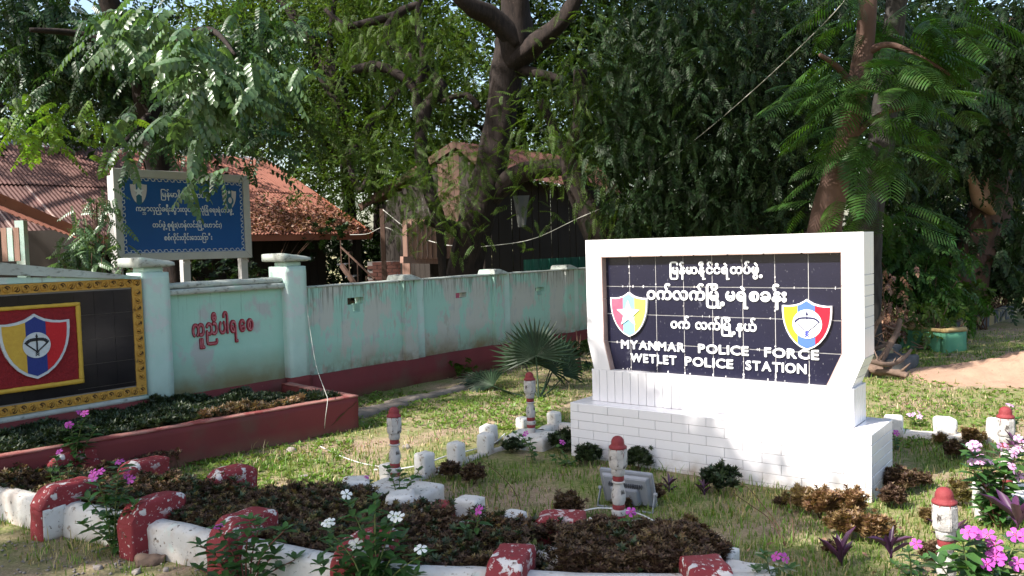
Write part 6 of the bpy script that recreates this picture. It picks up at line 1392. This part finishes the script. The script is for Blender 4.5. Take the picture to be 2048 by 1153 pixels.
# ------------------------------------------------------------------ grass
def lawn():
    n=230000; x=rng.uniform(-4.5,9,n); y=3.0+rng.beta(1,1.7,n)*10.5
    px,py,d=topx(np.stack([x,y,0*x],1)); q=(px>-60)&(px<2110)&(py<1200)&(d>0); x,y,px,py=x[q],y[q],px[q],py[q]
    f=nfield(x,y,1.7,2)*.6+nfield(x,y,5,4)*.35+.12
    bed_l=[(-1.0,5.2),(-.2,6.3),(.3,6.1),(2.1,4.85),(2.6,5.6),(3.5,6.1),(2.9,4.6),(1.7,3.1),(.8,3.5),(.3,4.3),(-.6,4.9)]
    f+=np.where(inpoly(x,y,bed_l),.10,0)                                   # greener inside the sign bed
    f+=np.where(inpoly(x,y,[(2.3,5.2),(3.3,5.4),(3.5,6.2),(2.6,6.5)]),.35,0)  # lush patch behind the plinth
    f+=np.where(inpoly(px,py,[(420,1000),(560,905),(720,925),(640,985)]),.22,0)
    f-=np.where(inpoly(px,py,[(640,900),(820,855),(1000,840),(960,900),(830,935),(690,930)]),.10,0)
    f-=np.where(inpoly(px,py,[(-80,1040),(150,1070),(460,1160),(460,1300),(-80,1300)]),.22,0)
    f-=np.where(inpoly(px,py,[(700,860),(1010,760),(960,700),(690,800)]),.35,0)  # bare strip by the wall
    f-=np.where(inpoly(px,py,[(1000,890),(1140,880),(1150,940),(960,930)]),.25,0)
    f+=np.where((py<760)&(px>1740),.22,0); f+=np.where((px>1250)&(py>960),.16,0); f-=np.where(inpoly(x,y,[(4.3,8.2),(8.2,8.2),(8.2,9.8),(4.5,9.8)]),.5,0)
    keep=rng.uniform(-.25,.45,len(x))<f; x,y=x[keep],y[keep]; n=len(x)
    # keep blades off masonry
    c,s=math.cos(-YAW),math.sin(-YAW); lx=(x-.4046)*c-(y-6.0801)*s; ly=(x-.4046)*s+(y-6.0801)*c; q=~((lx>-.01)&(lx<2.12)&(ly>-.01)&(ly<.53)); q&=~inpoly(x,y,bed)
    q&=~((x*1.36/2.4+y)<2.75-.0*x)
    x,y=x[q],y[q]; n=len(x)
    h=rng.gamma(2.6,.0095,n)+.008; h=np.minimum(h,.12)*np.where(y>6.5,.8,1); a=rng.uniform(0,6.28,n); le=rng.uniform(.15,.9,n)*h; w=rng.uniform(.0013,.0028,n)*(1+.10*y)
    z=np.array([gz(u,v) for u,v in zip(x,y)]); ca,sa=np.cos(a),np.sin(a)
    b0=np.stack([x-sa*w,y+ca*w,z-.003],1);b1=np.stack([x+sa*w,y-ca*w,z-.003],1); m0=np.stack([x+ca*le*.35-sa*w*.8,y+sa*le*.35+ca*w*.8,z+h*.6],1);m1=np.stack([x+ca*le*.35+sa*w*.8,y+sa*le*.35-ca*w*.8,z+h*.6],1);t=np.stack([x+ca*le,y+sa*le,z+h],1)
    V=np.stack([b0,b1,m1,m0,t],1).reshape(-1,3); k=np.arange(n)*5
    dry=rng.uniform(0,1,n)<np.clip(.17+nfield(x,y,1.3,8)*.5+np.where(inpoly(x,y,bed_l),-.08,.05),.03,.7)
    for nm,mm,sel in (('grass',M['lf_grass'],~dry),('dry_grass',M['straw'],dry)):
        kk=np.nonzero(sel)[0]; VV=V.reshape(-1,5,3)[kk].reshape(-1,3); k=np.arange(len(kk))*5
        o=np_obj(nm,VV,[np.stack([k,k+1,k+2,k+3],1),np.stack([k+3,k+2,k+4],1)],mm); o['kind']='stuff'
    # broad leaved weeds and clover between the grass
    n=2600; P=[]
    for i in range(n):
        u=random.random()
        p=ground(random.uniform(430,1130),random.uniform(785,860)) if u<.5 else ground(random.uniform(380,700),random.uniform(860,990)) if u<.75 else ground(random.uniform(1750,2048),random.uniform(690,900)) 
        P.append((p.x,p.y,.005))
    P=np.array(P); k=len(P); V,F=scatter(rosette(4,leaf4,.04,.022,.5,1,0),P,rotm(rng.uniform(0,6.28,k),rng.normal(0,.2,k),rng.normal(0,.2,k)),rng.uniform(.6,1.3,k))
    o=np_obj('lawn_weeds',V,F,M['lf_grass']); o['kind']='stuff'
    # fallen dry leaves
    n=900; P=[]
    for i in range(n):
        u=random.random(); p=ground(random.uniform(600,1200),random.uniform(745,900)) if u<.45 else ground(random.uniform(0,2048),random.uniform(900,1150)) if u<.75 else ground(random.uniform(1750,2048),random.uniform(650,860)); P.append((p.x,p.y,.012))
    P=np.array(P); V,F=scatter(leaf4(.04,.018),P,rotm(rng.uniform(0,6.28,n),rng.normal(0,.3,n),rng.normal(0,.4,n)),rng.uniform(.4,1.2,n)); o=np_obj('fallen_leaves',V,F,M['lf_dry']); o['kind']='stuff'
M['straw']=leafm('dry straw blade',(.46,.37,.20),(.36,.28,.15),.3,.3)
lawn()
# ------------------------------------------------------------------ the high canopy overhead and to the left: unseen, leaves left out to shape the dappled shade
def canopy():
    n=36000
    qx=rng.uniform(-9,13,n); qy=rng.uniform(1.2,34,n)**1; h=rng.uniform(4.8,9.5,n)
    m_=9000; qx[:m_]=rng.uniform(-1.5,1.6,m_); qy[:m_]=rng.uniform(2.2,7.6,m_)
    far=qy>13; h=np.where(far,rng.uniform(8.5,13.5,n),h)
    p=np.stack([qx-h*.922/1.07,qy-h*.557/1.07,h],1)
    px,py,d=topx(p); vis=(d>0)&(px>-170)&(px<2220)&(py>-130)&(py<1400)
    gx,gy,_=topx(np.stack([qx,qy,0*qx],1))
    jx=gx+rng.normal(0,6,n); jy=gy+rng.normal(0,3,n)
    lit=inpoly(jx,jy,[(430,1000),(540,895),(700,850),(860,815),(1020,795),(1145,785),(1150,860),(1050,885),(975,925),(870,965),(790,1010),(620,1000)])
    bx=qx+rng.normal(0,.06,n); edge=np.interp(qy,[3.0,3.6,4.4,5.4,6.1,6.5,9.4],[1.45,1.42,1.40,1.40,1.24,1.0,.9])
    lit|=(bx>edge)&(qy>2.2)&(qy<9.4)&((qy<7.6)|(qx>2.6))
    lit|=inpoly(qx,qy,[(-.62,4.75),(-.62,5.35),(-1.05,5.35),(-1.05,4.75)])|inpoly(qx,qy,[(.25,3.95),(.75,3.95),(.75,4.35),(.25,4.35)])
    # crown thinned so that light reaches the house roof and planks
    thin=far&(qx<6)&(nfield(qx,qy,.55,3)>-.02)
    thin|=((qx+.24)**2+(qy-16.2)**2<1.3**2)|((qx+.2)**2+(qy-12.3)**2<1.25**2)|((qx+.9)**2+(qy-17.5)**2<1.2**2)|((qx+4.3)**2+(qy-12.1)**2<.95**2)
    thin|=(qx>-6.5)&(qx<.5)&(qy>18.5)&(qy<28)&(nfield(qx,qy,1.1,4)>-.18)
    thin|=(~far)&(qx<1)&(nfield(qx,qy,2.1,6)>.30)
    thin|=(qx>.7)&(qy<4.6)&(nfield(qx,qy,2.5,7)>.05)
    leak=rng.uniform(0,1,n)<.0
    keep=~vis&(~lit|leak)&~thin
    p=p[keep]; T=[merge([scatter(leaf4(.15,.075),rng.normal(0,.11,(8,3))*np.array([1,1,.6]),rotm(rng.uniform(0,6.28,8),rng.normal(-.2,.35,8),rng.uniform(-.5,.5,8)),rng.uniform(.7,1.2,8))]) for _ in range(3)]
    homes=[((-7.5,1.5),'shade_tree','tall spreading tree standing left of the garden outside the picture'),((-12.5,9),'shade_tree','tall tree behind the left end of the gate wall outside the picture'),((-3.5,-3.0),'shade_tree','spreading tree behind the viewer that shades the flower bed')]
    tt=[(0.0,14.2,'neem_tree'),(5.2,13.5,'hanging_tree')]
    cen=np.array([h_[0] for h_ in homes]+[(a,b) for a,b,_ in tt]); k=np.argmin(((p[:,None,:2]-cen[None])**2).sum(2),1)
    for i,(c,nm,lb) in enumerate(homes):
        e=empty(nm,(c[0],c[1],0),0,lb,'tree','shade trees around the garden'); mb=MB(); mb.tube([Vector((0,0,-.1)),Vector((.1,0,2)),Vector((0,.1,4.5)),Vector((.2,0,7))],[.3,.25,.2,.1],12,.25)
        q=p[k==i]
        for j in range(9):
            if len(q)==0: break
            t=Vector(q[rng.integers(len(q))])-Vector((c[0],c[1],0)); 
            pxx,pyy,dd=topx(np.array([[c[0]+t.x*f,c[1]+t.y*f,4+(t.z-4)*f] for f in (.2,.4,.6,.8,1)])); 
            if ((dd>0)&(pxx>-100)&(pxx<2150)&(pyy>-80)&(pyy<1300)).any(): continue
            mb.tube([Vector((.05,0,4.0+j*.2)),t*.5+Vector((0,0,2.2)),t],[.09,.05,.015],6)
        mb.obj('trunk',M['bark'],e,True)
        if len(q): crown('crown',T,q,M['lf_far'],e,droop=(-.1,.3))
    for i,(a,b,nm) in enumerate(tt):
        q=p[k==i+3]
        if len(q): crown('upper_crown',T,q,M['lf_dark' if i else 'lf_neem'],bpy.data.objects[nm],droop=(-.1,.3))
canopy()
